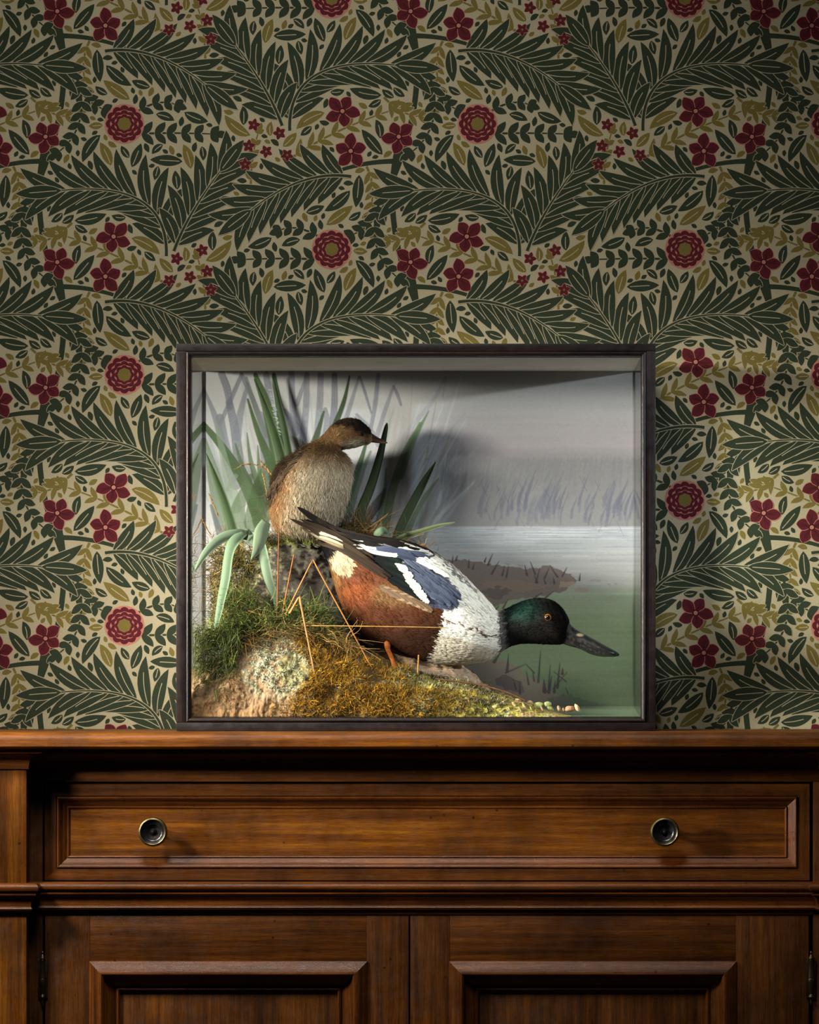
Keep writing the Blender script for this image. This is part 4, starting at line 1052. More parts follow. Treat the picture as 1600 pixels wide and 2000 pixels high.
tuft('dry golden grass standing in the back left corner', 330,
     lambda r: (r.uniform(408, 480), r.uniform(1050, 1230), r.uniform(.13, .175)), lambda r, b: (r.normal(-.1, .6), r.normal(-.1, .2), r.normal(.8, .4)), (20, 50), (.4, .8), GD, 35, .6, .4)
tuft('brownish green grass mass behind the pale bent leaves', 2300,
     lambda r: (r.uniform(412, 500), r.uniform(1070, 1230), r.uniform(.09, .15)), lambda r, b: (r.normal(-.1, .6), r.normal(-.4, .3), r.normal(.2, .6)), (12, 36), (.4, .75), [(96, 88, 30), (70, 72, 26), (120, 100, 40), (150, 116, 50), (56, 60, 26)], 36, .6, .4)
tuft('short dark moss around the base of the grebe on its stone', 700,
     lambda r: (r.uniform(500, 575), r.uniform(1046, 1068), r.uniform(.10, .165)), lambda r, b: (r.normal(0, .8), r.normal(-.1, .3), r.normal(.6, .4)), (9, 26), (.35, .65), [(60, 62, 28), (90, 88, 36), (110, 86, 40), (40, 40, 22)], 43, .8, .3)
tuft('small nest of curly orange roots behind the tail of the duck', 300,
     lambda r: (r.normal(712, 22), r.normal(1040, 7), r.uniform(.13, .17)), lambda r, b: (r.normal(0, .9), r.normal(-.1, .4), r.normal(.35, .5)), (16, 55), (.35, .7), GD+[(116, 72, 28)], 37, 1.0, .3)
tuft('dark green wiry moss between the grebe and the orange roots', 420,
     lambda r: (r.normal(682, 12), r.normal(1038, 9), r.uniform(.13, .17)), lambda r, b: (r.normal(.2, .8), r.normal(-.1, .4), r.normal(.6, .5)), (14, 40), (.3, .55), [(60, 66, 36), (84, 84, 50), (110, 96, 50)], 38, 1.0, .3)
tuft('sparse wisps of dry roots behind the upper back of the duck', 46,
     lambda r: (r.uniform(760, 850), r.uniform(1052, 1078), r.uniform(.12, .15)), lambda r, b: (r.normal(.3, .9), 0, r.normal(.4, .4)), (14, 40), (.35, .6), GD, 39, .8, .3)
tuft('long wispy green grass blades in front of the dark hollow of the stone', 60,
     lambda r: (r.uniform(560, 625), r.uniform(1195, 1215), r.uniform(.045, .06)), lambda r, b: (r.normal(.25, .5), r.normal(-.1, .2), r.normal(.9, .3)), (30, 75), (.4, .7), GG[:3], 40, .5, .3)
tuft('hair-thin dark rootlets around the left flank of the grebe', 60,
     lambda r: (r.uniform(505, 540), r.uniform(960, 1045), r.uniform(.12, .16)), lambda r, b: (r.normal(-.6, .6), 0, r.normal(.3, .6)), (20, 46), (.22, .36), [(110, 90, 60), (80, 70, 50)], 41, .9, .2)
tuft('thin rusty fringe of soil moss on the lower left corner rock', 240,
     lambda r: (r.uniform(430, 470), r.uniform(1320, 1385), r.uniform(.014, .03)), lambda r, b: (r.normal(.1, .6), r.normal(-.3, .3), r.normal(-.3, .6)), (12, 36), (.3, .5), [(150, 104, 56), (110, 76, 40), (180, 140, 90)], 42, .7, .4)
# seed heads (dry grass spikes)
def seedhead(pts, label, seed, rr=2.6, dens=60, col=(150, 112, 62)):
    r = np.random.default_rng(seed); A = catmull(pts, 60); P = np.array([W(*a)[:] for a in A])
    L = [np.array([P[int(q)] for q in np.linspace(0, 59, 6)])]; R = [np.linspace(.7, .4, 6)*S]
    for i in range(dens):
        k = r.integers(2, 58); d = (P[k+1]-P[k]); d /= np.linalg.norm(d); o = r.normal(0, 1, 3); o /= np.linalg.norm(o)
        ln = r.uniform(3, 6)*S; t = np.linspace(0, 1, 6)[:, None]; L.append(P[k]+(d*.8+o*.45)*ln*t); R.append(np.array([.3, .8, 1, .9, .6, .15])*S*rr/3.2)
    L = np.array(L); R = np.array(R); C = np.tile(lin(col), (len(L), 1))*r.uniform(.75, 1.25, (len(L), 1))
    V, F, Cc = tubes(L, R, C, 4); return tag(build('grass_seed_head', V, F, M['strand'], None, Cc), label, 'grass')
seedhead([(545, 935, .15), (530, 925, .15), (505, 909, .15), (480, 907, .15), (457, 917, .15)], 'arching golden seed head left of the grebe, drooping leftwards', 1)
seedhead([(534, 932, .14), (524, 918, .14), (509, 900, .14)], 'golden seed head pointing up left against the grebe shoulder', 2)
seedhead([(523, 975, .14), (519, 950, .14), (514, 926, .14)], 'upright golden seed head beside the flank of the grebe', 3)
seedhead([(427, 1010, .17), (418, 988, .17), (409, 966, .17)], 'small seed head low in the back left corner, upper one', 4)
seedhead([(412, 1045, .17), (402, 1028, .17), (394, 1010, .17)], 'small seed head low in the back left corner, lower one', 5)
seedhead([(838, 1073, .125), (830, 1066, .125), (818, 1060, .125)], 'tiny golden seed head above the back of the duck', 6)

# ------------------------------------------------------------------ FEATHERS
def contour_feathers(G, P, N, colfn, count, L, w, seed, lift=0.25, accept=None, dirsign=-1):
    """many small overlapping feather vanes lying on the body, pointing to the tail"""
    r = np.random.default_rng(seed); n, m = P.shape[:2]
    I = r.integers(3, n-3, count); J = r.integers(0, m, count)
    if accept is not None:
        ok = accept(P[I, J, 0], P[I, J, 1], I); I = I[ok]; J = J[ok]
    c = len(I); base = G[I, J]; nor = N[I, J]
    ax = (G[np.clip(I+dirsign*3, 0, n-1), J]-base); ax /= np.linalg.norm(ax, axis=1)[:, None]+1e-12
    ax = ax+r.normal(0, .10, (c, 3)); ax -= nor*(ax*nor).sum(1)[:, None]; ax /= np.linalg.norm(ax, axis=1)[:, None]+1e-12
    sd = np.cross(nor, ax)
    LL = r.uniform(*L, c)*S; WW = r.uniform(*w, c)*S
    us = np.array([0, .2, .45, .7, .88, 1.0]); wp = np.array([.25, .75, 1, .9, .55, .05]); V = np.empty((c, 6, 3, 3))
    for i, (u, q) in enumerate(zip(us, wp)):
        for j, s in enumerate((-1, 0, 1)):
            V[:, i, j] = base+ax*(LL*u)[:, None]+sd*(WW*q*s*0.5)[:, None]+nor*(LL*lift*(u*(1.15-u))*0.9+0.0002+(0.00025 if s == 0 else 0))[:, None]
    col = colfn(P[I, J, 0], P[I, J, 1], r)*r.uniform(.86, 1.12, (c, 1))
    C = np.repeat(np.repeat(col[:, None, None], 6, 1), 3, 2).copy()
    C[:, 4:] *= 1.10; C[:, :, 1] *= 0.92
    idx = np.arange(c*18).reshape(c, 6, 3)
    F = np.stack([idx[:, :-1, :-1], idx[:, 1:, :-1], idx[:, 1:, 1:], idx[:, :-1, 1:]], -1).reshape(-1, 4)
    return V.reshape(-1, 3), F, np.clip(C.reshape(-1, 3), 0, 1)
def barbs(G, P, N, colfn, count, L, rad, seed, lift=0.22, dirsign=-1, jit=.22, accept=None):
    r = np.random.default_rng(seed); n, m = P.shape[:2]
    # area-uniform-ish sampling
    I = r.integers(2, n-2, count); J = r.integers(0, m, count)
    if accept is not None:
        ok = accept(P[I, J, 0], P[I, J, 1], I); I = I[ok]; J = J[ok]
    c = len(I); base = G[I, J]; nor = N[I, J]
    ax = (G[np.clip(I+dirsign*3, 0, n-1), J]-base); ax /= np.linalg.norm(ax, axis=1)[:, None]+1e-12
    clump = np.sin(base[:, 0:1]*900+base[:, 2:3]*400)*np.cross(nor, ax)*0.25
    ax = ax+r.normal(0, jit, (c, 3))+clump; LL = r.uniform(*L, c)*S; t = np.array([0, .35, .7, 1.0])
    PP = base[:, None]+ax[:, None]*(LL[:, None]*t)[..., None]+nor[:, None]*(LL[:, None]*lift*(t*(1.2-t)))[..., None]+nor[:, None]*0.0001
    R = r.uniform(*rad, c)[:, None]*S*np.array([.9, 1, .7, .15])
    col = colfn(P[I, J, 0], P[I, J, 1], r)*r.uniform(.75, 1.2, (c, 1))
    return tubes(PP, R, np.clip(col, 0, 1))

class Surf:
    """nearest surface depth towards the camera (-Y side) from a BVH"""
    def __init__(s, G, F): s.t = BVHTree.FromPolygons([tuple(v) for v in G.reshape(-1, 3)], F); s.G = G
    def y(s, X, Z, default):
        h = s.t.ray_cast(Vector((X, -0.3, Z)), Vector((0, 1, 0)))
        return h[0].y if h[0] is not None else default
def feather(mb, surf, Y0, base, tip, w, col, off=0.0012, bend=0.0, tipcol=None, shaft=True, dflt=None, n=16, asym=0.0, notch=0.12, seed=0, point=0.5):
    """a real vane lying over the body; base/tip are points on the plane Y0"""
    f = S*(1+Y0/D0); b = np.array(base, float); t = np.array(tip, float); d = t-b; L = np.hypot(*d); d /= L; nn = np.array([-d[1], d[0]])
    us = (-1, -.66, -.33, -0.04, 0.04, .33, .66, 1); rows = []; C = []; rr = random.Random(seed+int(base[0]*3+tip[1]))
    dflt = Y0 if dflt is None else dflt; lastY = None; base_c = lin(col); tc = lin(tipcol) if tipcol is not None else base_c
    ys = []
    for i in range(n):
        u = i/(n-1); p = b+d*L*u+nn*bend*L*math.sin(math.pi*u)
        ww = w*0.5*(min(1, 0.35+u*3.0))*(1 if u < 1-point*.6 else max(0.03, max(0.0, math.cos((u-(1-point*.6))/(point*.6)*math.pi/2))**0.6))
        row = []
        for q in us:
            jit = (rr.uniform(-notch, notch) if abs(q) == 1 else 0)
            pp = p+nn*ww*(q+jit*.6+asym*(1-abs(q)))-d*abs(q)*ww*0.35
            X = (pp[0]-VX)*f; Z = ZC-(pp[1]-VY)*f
            row.append([X, None, Z])
            cc = base_c*(1-u)+tc*u; cc = cc*(0.62 if shaft and abs(q) < .1 else (1+0.10*math.sin(q*7+u*3)-0.08*abs(q))); C.append(cc)
        yc = surf.y(row[3][0], row[3][2], 9)
        ys.append(yc); rows.append((row, ww))
    # fill missing depths by holding the last slope
    good = [k for k, v in enumerate(ys) if v < 8]
    if not good: ys = [dflt]*n
    else:
        for k in range(n):
            if ys[k] > 8:
                g = min(good, key=lambda q: abs(q-k)); ys[k] = ys[g]
        yy = np.array(ys); kern = np.ones(5)/5; ys = list(np.convolve(np.pad(yy, 2, 'edge'), kern, 'valid'))
    V = []
    for (row, ww), yc in zip(rows, ys):
        for q, p in zip(us, row):
            V.append((p[0], yc-off+abs(q)**2*ww*S*0.22-(0.0003 if abs(q) < .1 else 0), p[2]))
    # thickness: back sheet
    m = len(us); F = [(i*m+j, i*m+j+1, (i+1)*m+j+1, (i+1)*m+j) for i in range(n-1) for j in range(m-1)]
    nv = len(V); V2 = [(v[0], v[1]+0.0003, v[2]) for v in V]; F2 = [tuple(nv+q for q in g[::-1]) for g in F]
    k0 = len(mb.V); mb.V.extend(V+V2); mb.F.extend([tuple(q+k0 for q in g) for g in F+F2]); mb.C.extend([tuple(np.clip(c, 0, 1)) for c in C+C]); mb.m.extend([0]*(len(F)+len(F2)))

def eye(parent, px, py, Y, r, iris, Yplane):
    c = np.array([WX(px, Yplane), Y, WZ(py, Yplane)]); b = MB(); R = r*S
    rows = [[(c[0]+R*math.sin(a)*math.cos(t), c[1]-R*0.75*math.cos(a), c[2]+R*math.sin(a)*math.sin(t)) for t in np.linspace(0, 2*math.pi, 28, endpoint=False)] for a in np.linspace(0.01, math.pi-.01, 18)]
    b.grid(rows, closed_v=True); 
    if iris:
        e = b.build('eye', M['eye_amber'], parent)
        b = MB(); R2 = R*0.74
        rows = [[(c[0]+R2*math.sin(a)*math.cos(t), c[1]-R*0.40-R2*0.75*math.cos(a), c[2]+R2*math.sin(a)*math.sin(t)) for t in np.linspace(0, 2*math.pi, 28, endpoint=False)] for a in np.linspace(0.01, math.pi-.01, 18)]
        b.grid(rows, closed_v=True); b.build('pupil', M['eye_black'], e)
    else: b.build('eye', M['eye_black'], parent)

# ------------------------------------------------------------------ DUCK
YDK = 0.088
def duck():
    root = thing('duck', 'stuffed drake with dark green head, white breast, chestnut side and broad black bill', 'duck', W(770, 1310, YDK)[:])
    st = [(604, 1018, 612, 1030, 5, 6), (622, 1026, 622, 1052, 14, 5), (645, 1032, 634, 1082, 27, 4), (680, 1040, 648, 1120, 44, 3), (722, 1046, 661, 1165, 60, 2), (768, 1052, 682, 1210, 70, 0), (810, 1062, 716, 1245, 77, 0),
          (850, 1080, 765, 1273, 80, 0), (886, 1106, 820, 1289, 79, 0), (916, 1134, 872, 1297, 73, 0), (941, 1160, 916, 1297, 63, 0), (960, 1182, 950, 1289, 50, 0), (972, 1194, 974, 1276, 37, 0), (988, 1190, 989, 1266, 31, 0),
          (1008, 1180, 1006, 1259, 31, 0), (1032, 1171.5, 1030, 1256, 34, 0), (1056, 1168.5, 1056, 1257, 35, 0), (1078, 1173, 1080, 1258, 32, 0), (1096, 1186, 1096, 1257, 25, 0), (1107, 1203, 1104, 1253, 17, 0), (1113, 1218, 1108, 1246, 9, 0)]
    n, m = 330, 180
    G, P = loft(st, YDK, n, m)
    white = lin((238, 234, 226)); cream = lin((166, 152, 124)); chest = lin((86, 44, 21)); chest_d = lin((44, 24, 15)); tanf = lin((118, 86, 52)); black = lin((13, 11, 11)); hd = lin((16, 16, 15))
    green = lin((12, 44, 36)); blue = lin((66, 73, 94)); brown = lin((38, 28, 24)); grey = lin((150, 148, 148))
    def col(x, y, r=None):
        x = np.asarray(x, float); y = np.asarray(y, float)
        jx = np.zeros(x.shape) if r is None else r.normal(0, 2.0, x.shape)
        X = x+jx+1.2*np.sin(y*0.45+x*.13); Y = y+1.0*np.sin(x*0.5)
        c = np.tile(chest, (x.size, 1)).reshape(x.shape+(3,)).copy()
        def put(mask, k, a=1.0):
            mm = np.asarray(mask, float)*a; c[:] = c*(1-mm[..., None])+k*mm[..., None]
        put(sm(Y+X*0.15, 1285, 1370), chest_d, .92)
        put(sm(X, 690, 655)*sm(Y, 1200, 1140), tanf, .9)
        put(sm(np.hypot((X-775)/60, (Y-1165)/26), 1.1, .6), tanf, .75)
        put(sm(np.hypot((X-700)/38, (Y-1160)/26), 1.2, .4), lin((120, 60, 28)), .8)
        vm = (np.sin((X*0.8+Y*1.2)*1.3) > 0.55)&(np.hypot((X-790)/55, (Y-1175)/20) < 1.05); put(vm, lin((70, 50, 36)), .55)
        put(inpoly(X, Y, [(668, 1076), (690, 1086), (700, 1104), (694, 1124), (676, 1132), (652, 1119), (648, 1100)]), cream, .95)
        put(inpoly(X, Y, [(600, 1000), (640, 1020), (670, 1060), (664, 1078), (648, 1098), (645, 1118), (632, 1095), (600, 1050)]), black)
        # upper back dark, then white mantle and breast
        put(inpoly(X, Y, [(600, 990), (700, 1030), (800, 1055), (860, 1080), (900, 1112), (880, 1112), (800, 1072), (700, 1066), (640, 1050)]), brown, .95)
        wp = inpoly(X, Y, [(700, 1066), (757, 1060), (800, 1063), (845, 1082), (880, 1100), (905, 1122), (945, 1155), (974, 1190), (979, 1272), (955, 1292), (900, 1302), (838, 1300), (855, 1262), (866, 1225), (868, 1196), (880, 1190), (860, 1150), (800, 1115), (750, 1090)])
        put(wp, white)
        put(wp&(Y > 1235)&(Y+(X-860)*-.25 > 1240), cream, .55)
        spots = (np.sin(X*0.9+1.3*np.sin(Y*.31))*np.sin(Y*0.75+X*.2) > 0.93)&wp&(X > 905); put(spots, lin((60, 48, 40)), .7)
        spots = (np.sin(X*0.55+Y*.6)*np.sin(Y*0.9-X*.15) > 0.80)&wp&(Y > 1268); put(spots, lin((110, 84, 60)), .7)
        put(np.abs(Y-(1212+(X-868)*0.33+3*np.sin(X*.18))) < 1.5, lin((90, 70, 50)), 1.0*((X > 868)&(X < 985)))
        put(inpoly(X, Y, [(872, 1093), (892, 1112), (915, 1135), (940, 1163), (930, 1160), (900, 1135), (880, 1120), (862, 1102)])&(np.sin(X*.7)*np.sin(Y*.9) > -.1), lin((50, 40, 36)), .85)
        put(inpoly(X, Y, [(781, 1102), (820, 1100), (848, 1110), (880, 1135), (900, 1165), (897, 1188), (880, 1197), (845, 1190), (815, 1165), (792, 1130)]), blue, .95)
        # head and collar
        edge = 973+(Y-1195)*0.10
        put(sm(X, edge-1, edge+3), lin((96, 92, 92))); put(sm(X, edge+4, edge+16), hd)
        put(sm(np.hypot((X-1022)/40, ((Y-1195)-(X-1022)*-.15)/26), 1.15, .35), green, .85)
        put(sm(np.hypot((X-1080)/34, (Y-1225)/36), 1.1, .4), lin((30, 22, 19)), .8)
        put((X > edge+2)&(X < edge+12)&(np.sin(Y*.9+X) > .4), lin((170, 165, 160)), .35)
        return c
    F = grid_faces(n, m)
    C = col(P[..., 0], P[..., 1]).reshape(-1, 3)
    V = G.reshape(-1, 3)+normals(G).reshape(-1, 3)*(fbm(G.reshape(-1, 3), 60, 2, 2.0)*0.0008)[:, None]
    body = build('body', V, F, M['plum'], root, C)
    N = normals(G)
    isbody = lambda x, y, I: (x < 972)
    Vf, Ff, Cf = contour_feathers(G, P, N, col, 17000, (6, 9.5), (2.6, 4.2), 51, .04, isbody)
    build('contour_feathers', Vf, Ff, M['barb'], root, Cf)
    ishead = lambda x, y, I: (x >= 965)
    Vf, Ff, Cf = barbs(G, P, N, col, 42000, (4, 7), (.25, .45), 52, .12, -1, .15, ishead)
    build('head_feathers', Vf, Ff, M['barb'], root, Cf)
    Vf, Ff, Cf = barbs(G, P, N, col, 42000, (8, 14), (.22, .42), 53, .06, -1, .09, isbody)
    build('down', Vf, Ff, M['barb'], root, Cf)
    sf = Surf(G, F)
    # ---- wing, layered from the bottom up
    wing = MB()
    rr = random.Random(5)
    # lower edge pale brown coverts
    for k in range(9):
        u = k/8; b = (845-u*60, 1196-u*26); t = (b[0]-42, b[1]-26+2*u)
        feather(wing, sf, YDK, b, t, 15, (150, 124, 98) if k % 2 else (110, 88, 70), .0012, 0.02)
    # speculum, glossy green-black
    for k in range(9):
        u = k/8; b = (824-u*38, 1172-u*72); t = (756-u*38, 1130-u*50)
        feather(wing, sf, YDK, b, t, 17, (26, 40, 34) if k % 2 else (18, 24, 24), .0018, 0.03, (14, 16, 18))
    # white wing bar
    for k in range(14):
        u = k/13; b = (838-u*42, 1178-u*62); t = (b[0]-22, b[1]-17+u*4)
        b = (b[0]+rr.uniform(-3, 3), b[1]+rr.uniform(-3, 3)); t = (t[0]+rr.uniform(-4, 4), t[1]+rr.uniform(-3, 3)); feather(wing, sf, YDK, b, t, 9, (232, 228, 218), .0034, 0.02, (206, 198, 182), True, notch=.45, point=.8)
    # blue-grey forewing
    for row in range(7):
        for k in range(9):
            u = k/8; v = row/6; b = (820+v*82-u*8+rr.uniform(-3, 3), 1112+v*50+u*(53-28*v)+rr.uniform(-3, 3)); 
            if b[0] < 800 and b[1] > 1150: continue
            t = (b[0]-32, b[1]-24)
            if t[1] > 1104 and t[0] < 790+(t[1]-1108)*0.72: continue
            feather(wing, sf, YDK, b, t, 9.5, [(70, 77, 100), (58, 64, 86), (80, 88, 110)][rr.randrange(3)], .0020+0.00012*(6-row), 0.0, (84, 90, 108), True, n=11, notch=.2)
    wing.build('wing', M['barb'], root)
    wobj = root.children[-1] if False else [o for o in COL.objects if o.parent == root and o.name.startswith('wing')][0]
    # long primaries
    for k, (b, t, w, c, bend) in enumerate((((752, 1130), (630, 1052), 10, (40, 30, 24), .012), ((760, 1132), (614, 1041), 9.5, (54, 41, 31), .014), ((766, 1128), (602, 1033), 9.5, (34, 26, 21), .016),
                                            ((752, 1118), (594, 1026), 9, (58, 45, 34), .018), ((738, 1106), (584, 1019), 9, (36, 28, 22), .02), ((724, 1096), (566, 1013), 9, (62, 49, 37), .02),
                                            ((716, 1086), (586, 1014), 8, (32, 25, 21), .02), ((730, 1090), (606, 1020), 8, (46, 36, 28), .02))):
        q = MB(); feather(q, sf, YDK, b, t, w, c, .0026+k*.0004, bend, (50, 39, 30), True, n=26, point=.35)
        q.build('primary_feather', M['barb'], wobj)
    # tertials: black, blue-grey and white plumes along the top
    q = MB()
    for (b, t, w, c, of, bd) in (((800, 1070), (640, 1046), 20, (23, 19, 19), .006, -.03), ((820, 1076), (660, 1040), 18, (19, 16, 16), .0066, -.05), ((790, 1064), (622, 1022), 16, (30, 23, 21), .007, -.05),
                                 ((760, 1066), (612, 1030), 13, (40, 32, 26), .0074, -.03), ((836, 1084), (690, 1052), 13, (21, 18, 19), .0078, -.06), ((850, 1086), (720, 1054), 10, (90, 86, 90), .008, -.07),
                                 ((840, 1094), (722, 1074), 26, (68, 75, 96), .0084, -.02), ((812, 1096), (734, 1080), 24, (60, 67, 88), .0088, .02),
                                 ((838, 1078), (692, 1066), 9, (236, 232, 224), .0094, -.055), ((846, 1084), (698, 1072), 8, (228, 222, 212), .0098, -.06), ((820, 1074), (654, 1046), 3.2, (214, 206, 190), .0085, -.03), ((790, 1068), (640, 1036), 3, (150, 136, 118), .0085, -.03)):
        feather(q, sf, YDK, b, t, w, c, of*.55, bd, None, True, n=22, point=.55)
    for k in range(26):
        u = rr.random(); b = (800+u*80, 1080+u*42+rr.uniform(-8, 9)); t = (b[0]-26-rr.uniform(0, 8), b[1]-14+rr.uniform(-2, 3))
        feather(q, sf, YDK, b, t, 9, (238, 235, 228), .0042, 0, (222, 216, 206), False, n=10, notch=.4)
    q.build('scapulars', M['barb'], root)
    # ---- tail
    q = MB()
    for k, (t, c, w, d) in enumerate((((580, 990), (30, 23, 20), 10, 0), ((590, 998), (24, 19, 17), 10, 1), ((602, 1004), (38, 29, 24), 9, 2), ((610, 1006), (22, 18, 16), 9, 1), ((618, 1012), (42, 32, 26), 9, 3),
                                      ((600, 1016), (26, 20, 18), 9, 2), ((597, 1031), (180, 170, 148), 7, 4), ((604, 1038), (54, 42, 32), 7, 3), ((606, 1041), (160, 150, 130), 6, 5), ((612, 1046), (120, 106, 86), 7, 4), ((588, 1030), (96, 82, 64), 9, 2), ((610, 1056), (52, 42, 33), 9, 1))):
        b = (668+k*0.5, 1038+k*3.6); feather(q, sf, YDK, b, t, w, c, .003+d*.0006, -.03 if k < 4 else .01, None, True, n=20, point=.35)
    q.build('tail', M['barb'], root)
    # ---- bill: broad spatula
    sb = [(1099, 1192, 1096, 1256, 14, 0), (1112, 1216, 1104, 1259, 17, 0), (1124, 1228, 1116, 1263, 16.5, 0), (1140, 1237, 1134, 1268, 17, 0), (1158, 1247, 1152, 1277, 20, 0), (1176, 1257, 1171, 1282, 23, 0), (1192, 1266, 1188, 1283, 23, 0), (1203, 1272, 1201, 1283, 17, 0), (1209.5, 1277, 1208.5, 1281, 5, 0)]
    GB, PB = loft(sb, YDK, 90, 64)
    # slit between the mandibles and flattened top ridge
    vv = (PB-0)[...]; NB = normals(GB)
    A = catmull(sb, 90); cy = (A[:, 1]+A[:, 3])/2+ (A[:, 3]-A[:, 1])*0.22
    dd = np.abs(PB[..., 1]-cy[:, None]); GB = GB-NB*(np.exp(-(dd/1.6)**2)*0.0016)[..., None]
    Cb = np.tile(lin((22, 22, 25)), (90*64, 1)); Cb = mixc(Cb, lin((66, 60, 56)), sm(fbm(GB.reshape(-1, 3), 300, 3, 5.), 0.0, .5)*.5)
    nost = np.hypot((PB[..., 0]-1133)/8, (PB[..., 1]-1240)/3.5).reshape(-1); Cb = mixc(Cb, lin((170, 160, 120)), sm(nost, 1.1, .6)*.6)
    build('bill', GB.reshape(-1, 3), grid_faces(90, 64), M['bill'], root, Cb)
    q = MB(); c = W(1208, 1279, YDK)
    rows = [[(c[0]-0.002+0.0032*math.cos(a), c[1]+0.006*math.sin(a)*math.cos(t), c[2]+0.0022*math.sin(a)*math.sin(t)) for t in np.linspace(0, 2*math.pi, 16, endpoint=False)] for a in np.linspace(.01, math.pi-.01, 10)]
    q.grid(rows, closed_v=True); q.build('bill_nail', M['bronze'], root)
    ye = sf.y(WX(1069, YDK), WZ(1207, YDK), YDK-.02)
    eye(root, 1069, 1207, ye+0.0016, 7.6, True, YDK)
    # ---- legs with webbed feet
    for (hp, kn, ft, yy) in (((760, 1250), (757, 1265), (772, 1306), .062), ((716, 1228), (712, 1246), (704, 1290), .118)):
        pts = np.array([(hp[0], hp[1], yy+.004), (kn[0], kn[1], yy), ((kn[0]*.5+ft[0]*.5)+1, (kn[1]+ft[1])/2, yy), (ft[0], ft[1], yy-.002)])
        A = catmull(pts, 20); L = np.array([W(*a)[:] for a in A]); R = np.interp(np.linspace(0, 1, 20), [0, .25, .4, .8, 1], [9, 6.5, 4.6, 4.2, 5.5])*S
        cc = np.tile(lin((160, 84, 28)), (20, 1)); cc = cc*(1-.25*(np.sin(np.arange(20)*2.2) > 0))[:, None]
        Vl, Fl, Cl = tubes(L[None], R[None], cc[None], 12)
        leg = build('leg', Vl, Fl, M['leaf'], root, Cl)
        c = np.array(W(ft[0], ft[1], yy-.002)[:]); tips = [c+np.array(v)*S for v in ((28, -14, -9), (32, -2, -11), (26, 18, -10))]; Vw = []; Fw = []
        top = [c+np.array((0, 0, 3))*S]; 
        ring = [c, tips[0], (tips[0]+tips[1])/2-np.array((5, 0, 0))*S, tips[1], (tips[1]+tips[2])/2-np.array((5, 0, 0))*S, tips[2]]
        Vw = [p+np.array((0, 0, 1.5))*S for p in ring]+[p-np.array((0, 0, 1.5))*S for p in ring]; k = len(ring)
        Fw = [tuple(range(k)), tuple(range(2*k-1, k-1, -1))]+[(i, (i+1) % k, k+(i+1) % k, k+i) for i in range(k)]
        build('foot', Vw, Fw, M['bill'], leg, np.tile(lin((180, 92, 36)), (2*k, 1)), False)
        Lt = np.array([[c*(1-u)+t*u for u in np.linspace(0, 1, 8)] for t in tips]); Vt, Ft, Ct = tubes(Lt, np.tile(np.linspace(3.4, 1.6, 8), (3, 1))*S, np.tile(lin((190, 100, 40)), (3, 1)), 8)
        build('toes', Vt, Ft, M['bill'], leg, Ct)
duck()

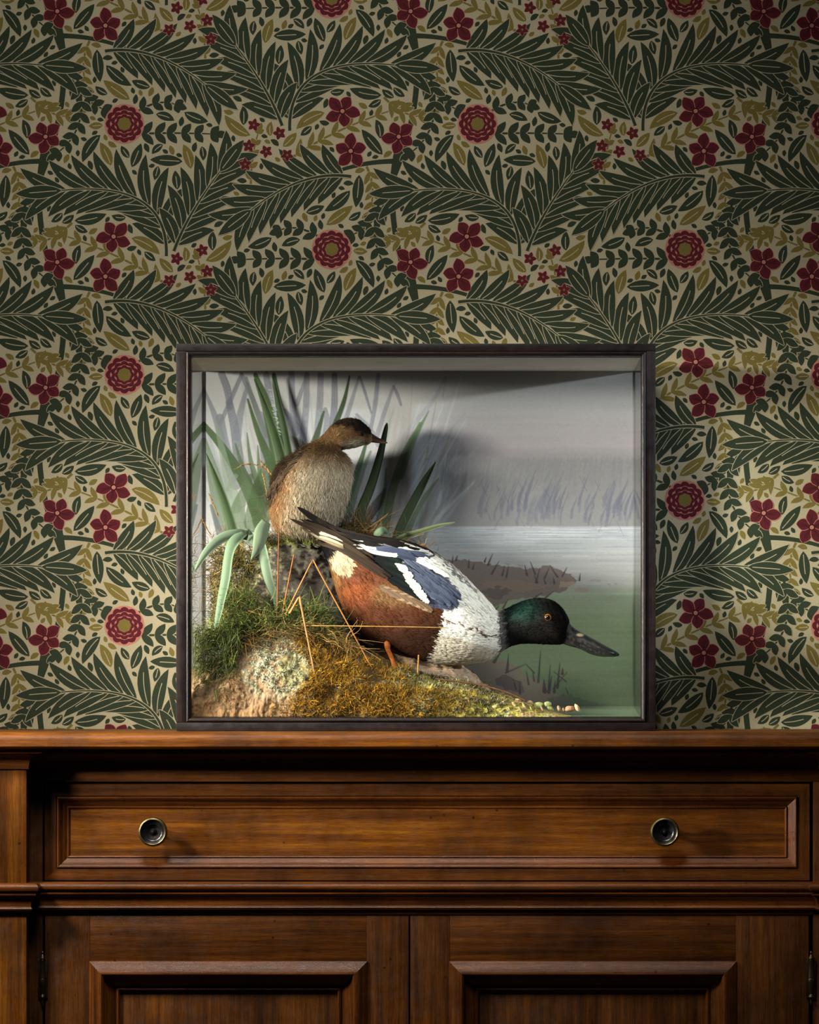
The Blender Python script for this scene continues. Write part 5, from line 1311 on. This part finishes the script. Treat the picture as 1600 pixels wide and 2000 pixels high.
# ------------------------------------------------------------------ GREBE
YGR = 0.138
def grebe():
    root = thing('grebe', 'small stuffed brown grebe with dark cap and pale breast, sitting on the tall stone', 'bird', W(600, 1066, YGR)[:])
    st = [(585, 1062, 606, 1063, 12, 0), (566, 1056, 626, 1055, 34, 0), (548, 1042, 645, 1042, 50, 0), (536, 1024, 659, 1021, 60, 0), (530, 998, 670, 995, 66, 0), (530, 968, 679, 968, 68, 0), (533, 938, 684.5, 938, 66, 0),
          (544, 911, 684, 913, 59, 0), (566, 893, 679, 899, 49, 0), (592, 877, 670, 888, 37, 0), (614, 864, 666, 881, 28, 0), (632, 849, 669, 877, 24, 0), (650, 829, 680, 875, 26, 0), (676, 816.5, 694, 873, 28, 0), (699, 820, 709, 868, 25, 0),
          (716, 831, 720, 865, 18, 0), (727, 845, 727, 862, 9, 0)]
    n, m = 260, 180; G, P = loft(st, YGR, n, m)
    breast = lin((192, 178, 154)); tanb = lin((146, 114, 78)); dk = lin((34, 25, 19)); cap = lin((30, 21, 17)); chk = lin((124, 94, 60)); nb = lin((96, 69, 43)); ch = lin((186, 176, 152))
    def col(x, y, r=None):
        x = np.asarray(x, float); y = np.asarray(y, float); j = 0 if r is None else r.normal(0, 2.5, x.shape)
        X = x+j+3*np.sin(y*.3); Y = y+2*np.sin(x*.33)
        c = np.tile(breast, (x.size, 1)).reshape(x.shape+(3,)).copy()
        def put(mask, k, a=1.0):
            mm = np.asarray(mask, float)*a; c[:] = c*(1-mm[..., None])+k*mm[..., None]
        wv = np.sin(X*0.31+np.sin(Y*.12)*2)*np.sin(Y*.22+X*.05)
        put(sm(wv, .2, .9), lin((156, 138, 112)), .6)
        put(sm(X+ (Y-950)*.25, 600, 560), tanb, .85)
        put(sm(X+(Y-990)*.2+8*np.sin(Y*.17), 566, 545), lin((150, 106, 66)), .6)
        put(sm(np.hypot((X-600)/36, (Y-1020)/40), 1.2, .5), lin((130, 112, 90)), .5)
        put(sm(Y, 925, 890), tanb, .75); put(sm(Y-(X-600)*.15, 900, 872), nb, .9)
        put(sm(np.abs(X-(647+ (Y-900)*-0.07)), 3.5, 0.5)*sm(Y, 995, 960)*sm(Y, 880, 905), lin((96, 76, 56)), .6)
        # dark folded wing on the back (left)
        edge = np.interp(Y, [870, 895, 920, 950, 975, 990], [612, 585, 566, 552, 538, 524])
        put(sm(X, edge+5, edge-4)*(Y > 865), dk, .95)
        put(sm(X, edge+5, edge-4)*(Y > 865)*(np.sin(X*.55-Y*.5) > .55), lin((104, 80, 60)), .5)
        # head
        put((X-Y*0.0 > 640)*sm(Y, 882, 870), chk, .8)
        put(sm(np.hypot((X-700)/30, (Y-868)/12), 1.2, .3), ch, .7)
        ce = np.interp(X, [615, 640, 665, 690, 710, 735], [850, 838, 832, 840, 848, 856]); put(sm(Y, ce+4, ce-4)*(X > 640), cap, .95)
        put(sm(Y, ce+10, ce-2)*(X <= 655)*(X > 600), nb, .7)
        return c
    F = grid_faces(n, m); C = col(P[..., 0], P[..., 1]).reshape(-1, 3); N = normals(G)
    nz = fbm(G.reshape(-1, 3), 45, 3, 4.0)*0.0016
    V = G.reshape(-1, 3)+N.reshape(-1, 3)*nz[:, None]; G2 = V.reshape(n, m, 3)
    build('body', V, F, M['plum'], root, C)
    bod = lambda x, y, I: (I < 170)
    Vf, Ff, Cf = barbs(G2, P, N, col, 60000, (9, 17), (.28, .5), 61, .20, -1, .26, bod); build('breast_feathers', Vf, Ff, M['barb'], root, Cf)
    hd = lambda x, y, I: (I >= 150)
    Vf, Ff, Cf = barbs(G2, P, N, col, 42000, (4, 8), (.22, .4), 62, .12, -1, .15, hd); build('head_feathers', Vf, Ff, M['barb'], root, Cf)
    sf = Surf(G2, F)
    q = MB(); rr = random.Random(9)
    for k in range(26):
        u = k/25; b = (600-u*62+rr.uniform(-3, 3), 884+u*66); t = (b[0]-16-rr.uniform(0, 6)*(1-u), b[1]+24)
        feather(q, sf, YGR, b, t, 12, [(50, 37, 28), (36, 27, 22), (72, 54, 38)][rr.randrange(3)], .0016, 0, None, True, n=9, notch=.3)
    for k in range(7): feather(q, sf, YGR, (562-k*3, 918+k*5), (538-k*.5, 962+k*3), 10, (36, 28, 23) if k % 2 else (64, 49, 36), .0024, .05, None, True, n=14)
    q.build('wing', M['barb'], root)
    sb = [(722, 843, 721, 864, 7, 0), (732, 850, 729, 864.5, 5.5, 0), (741, 855.5, 738, 865.5, 4, 0), (750, 860, 748, 866.5, 2.6, 0), (757, 864, 757, 866, 0.8, 0)]
    GB, PB = loft(sb, YGR, 40, 32); Cb = np.tile(lin((58, 38, 30)), (40*32, 1)); Cb = mixc(Cb, lin((120, 84, 62)), (PB[..., 1].reshape(-1) > 859+(PB[..., 0].reshape(-1)-735)*.25)*.7)
    build('bill', GB.reshape(-1, 3), grid_faces(40, 32), M['bill'], root, Cb)
    ye = sf.y(WX(708.5, YGR), WZ(849, YGR), YGR-.015); eye(root, 708.5, 849.5, ye-.0002, 4.6, False, YGR)
    for (fx, fy) in ((580, 1064), (606, 1066)):
        c = np.array(W(fx, fy, YGR-.03)[:]); L = []; 
        A = np.array([W(fx, fy-14, YGR-.025)[:], W(fx, fy-6, YGR-.028)[:], W(fx, fy, YGR-.03)[:]])
        Vl, Fl, Cl = tubes(catmull(A, 8)[None], np.full((1, 8), 3.4)*S, np.tile(lin((60, 54, 50)), (1, 8, 1)), 8); leg = build('leg', Vl, Fl, M['bill'], root, Cl)
        T = [c+np.array(v)*S for v in ((-16, -14, -4), (2, -22, -5), (18, -14, -4))]
        Lt = np.array([[c*(1-u)+t*u for u in np.linspace(0, 1, 9)] for t in T]); Rt = np.tile(np.array([2, 2.4, 3.2, 4, 4.2, 4, 3.2, 2.2, 1]), (3, 1))*S*0.8
        Vt, Ft, Ct = tubes(Lt, Rt, np.tile(lin((62, 56, 52)), (3, 1)), 8); build('toes', Vt, Ft, M['bill'], leg, Ct)
grebe()
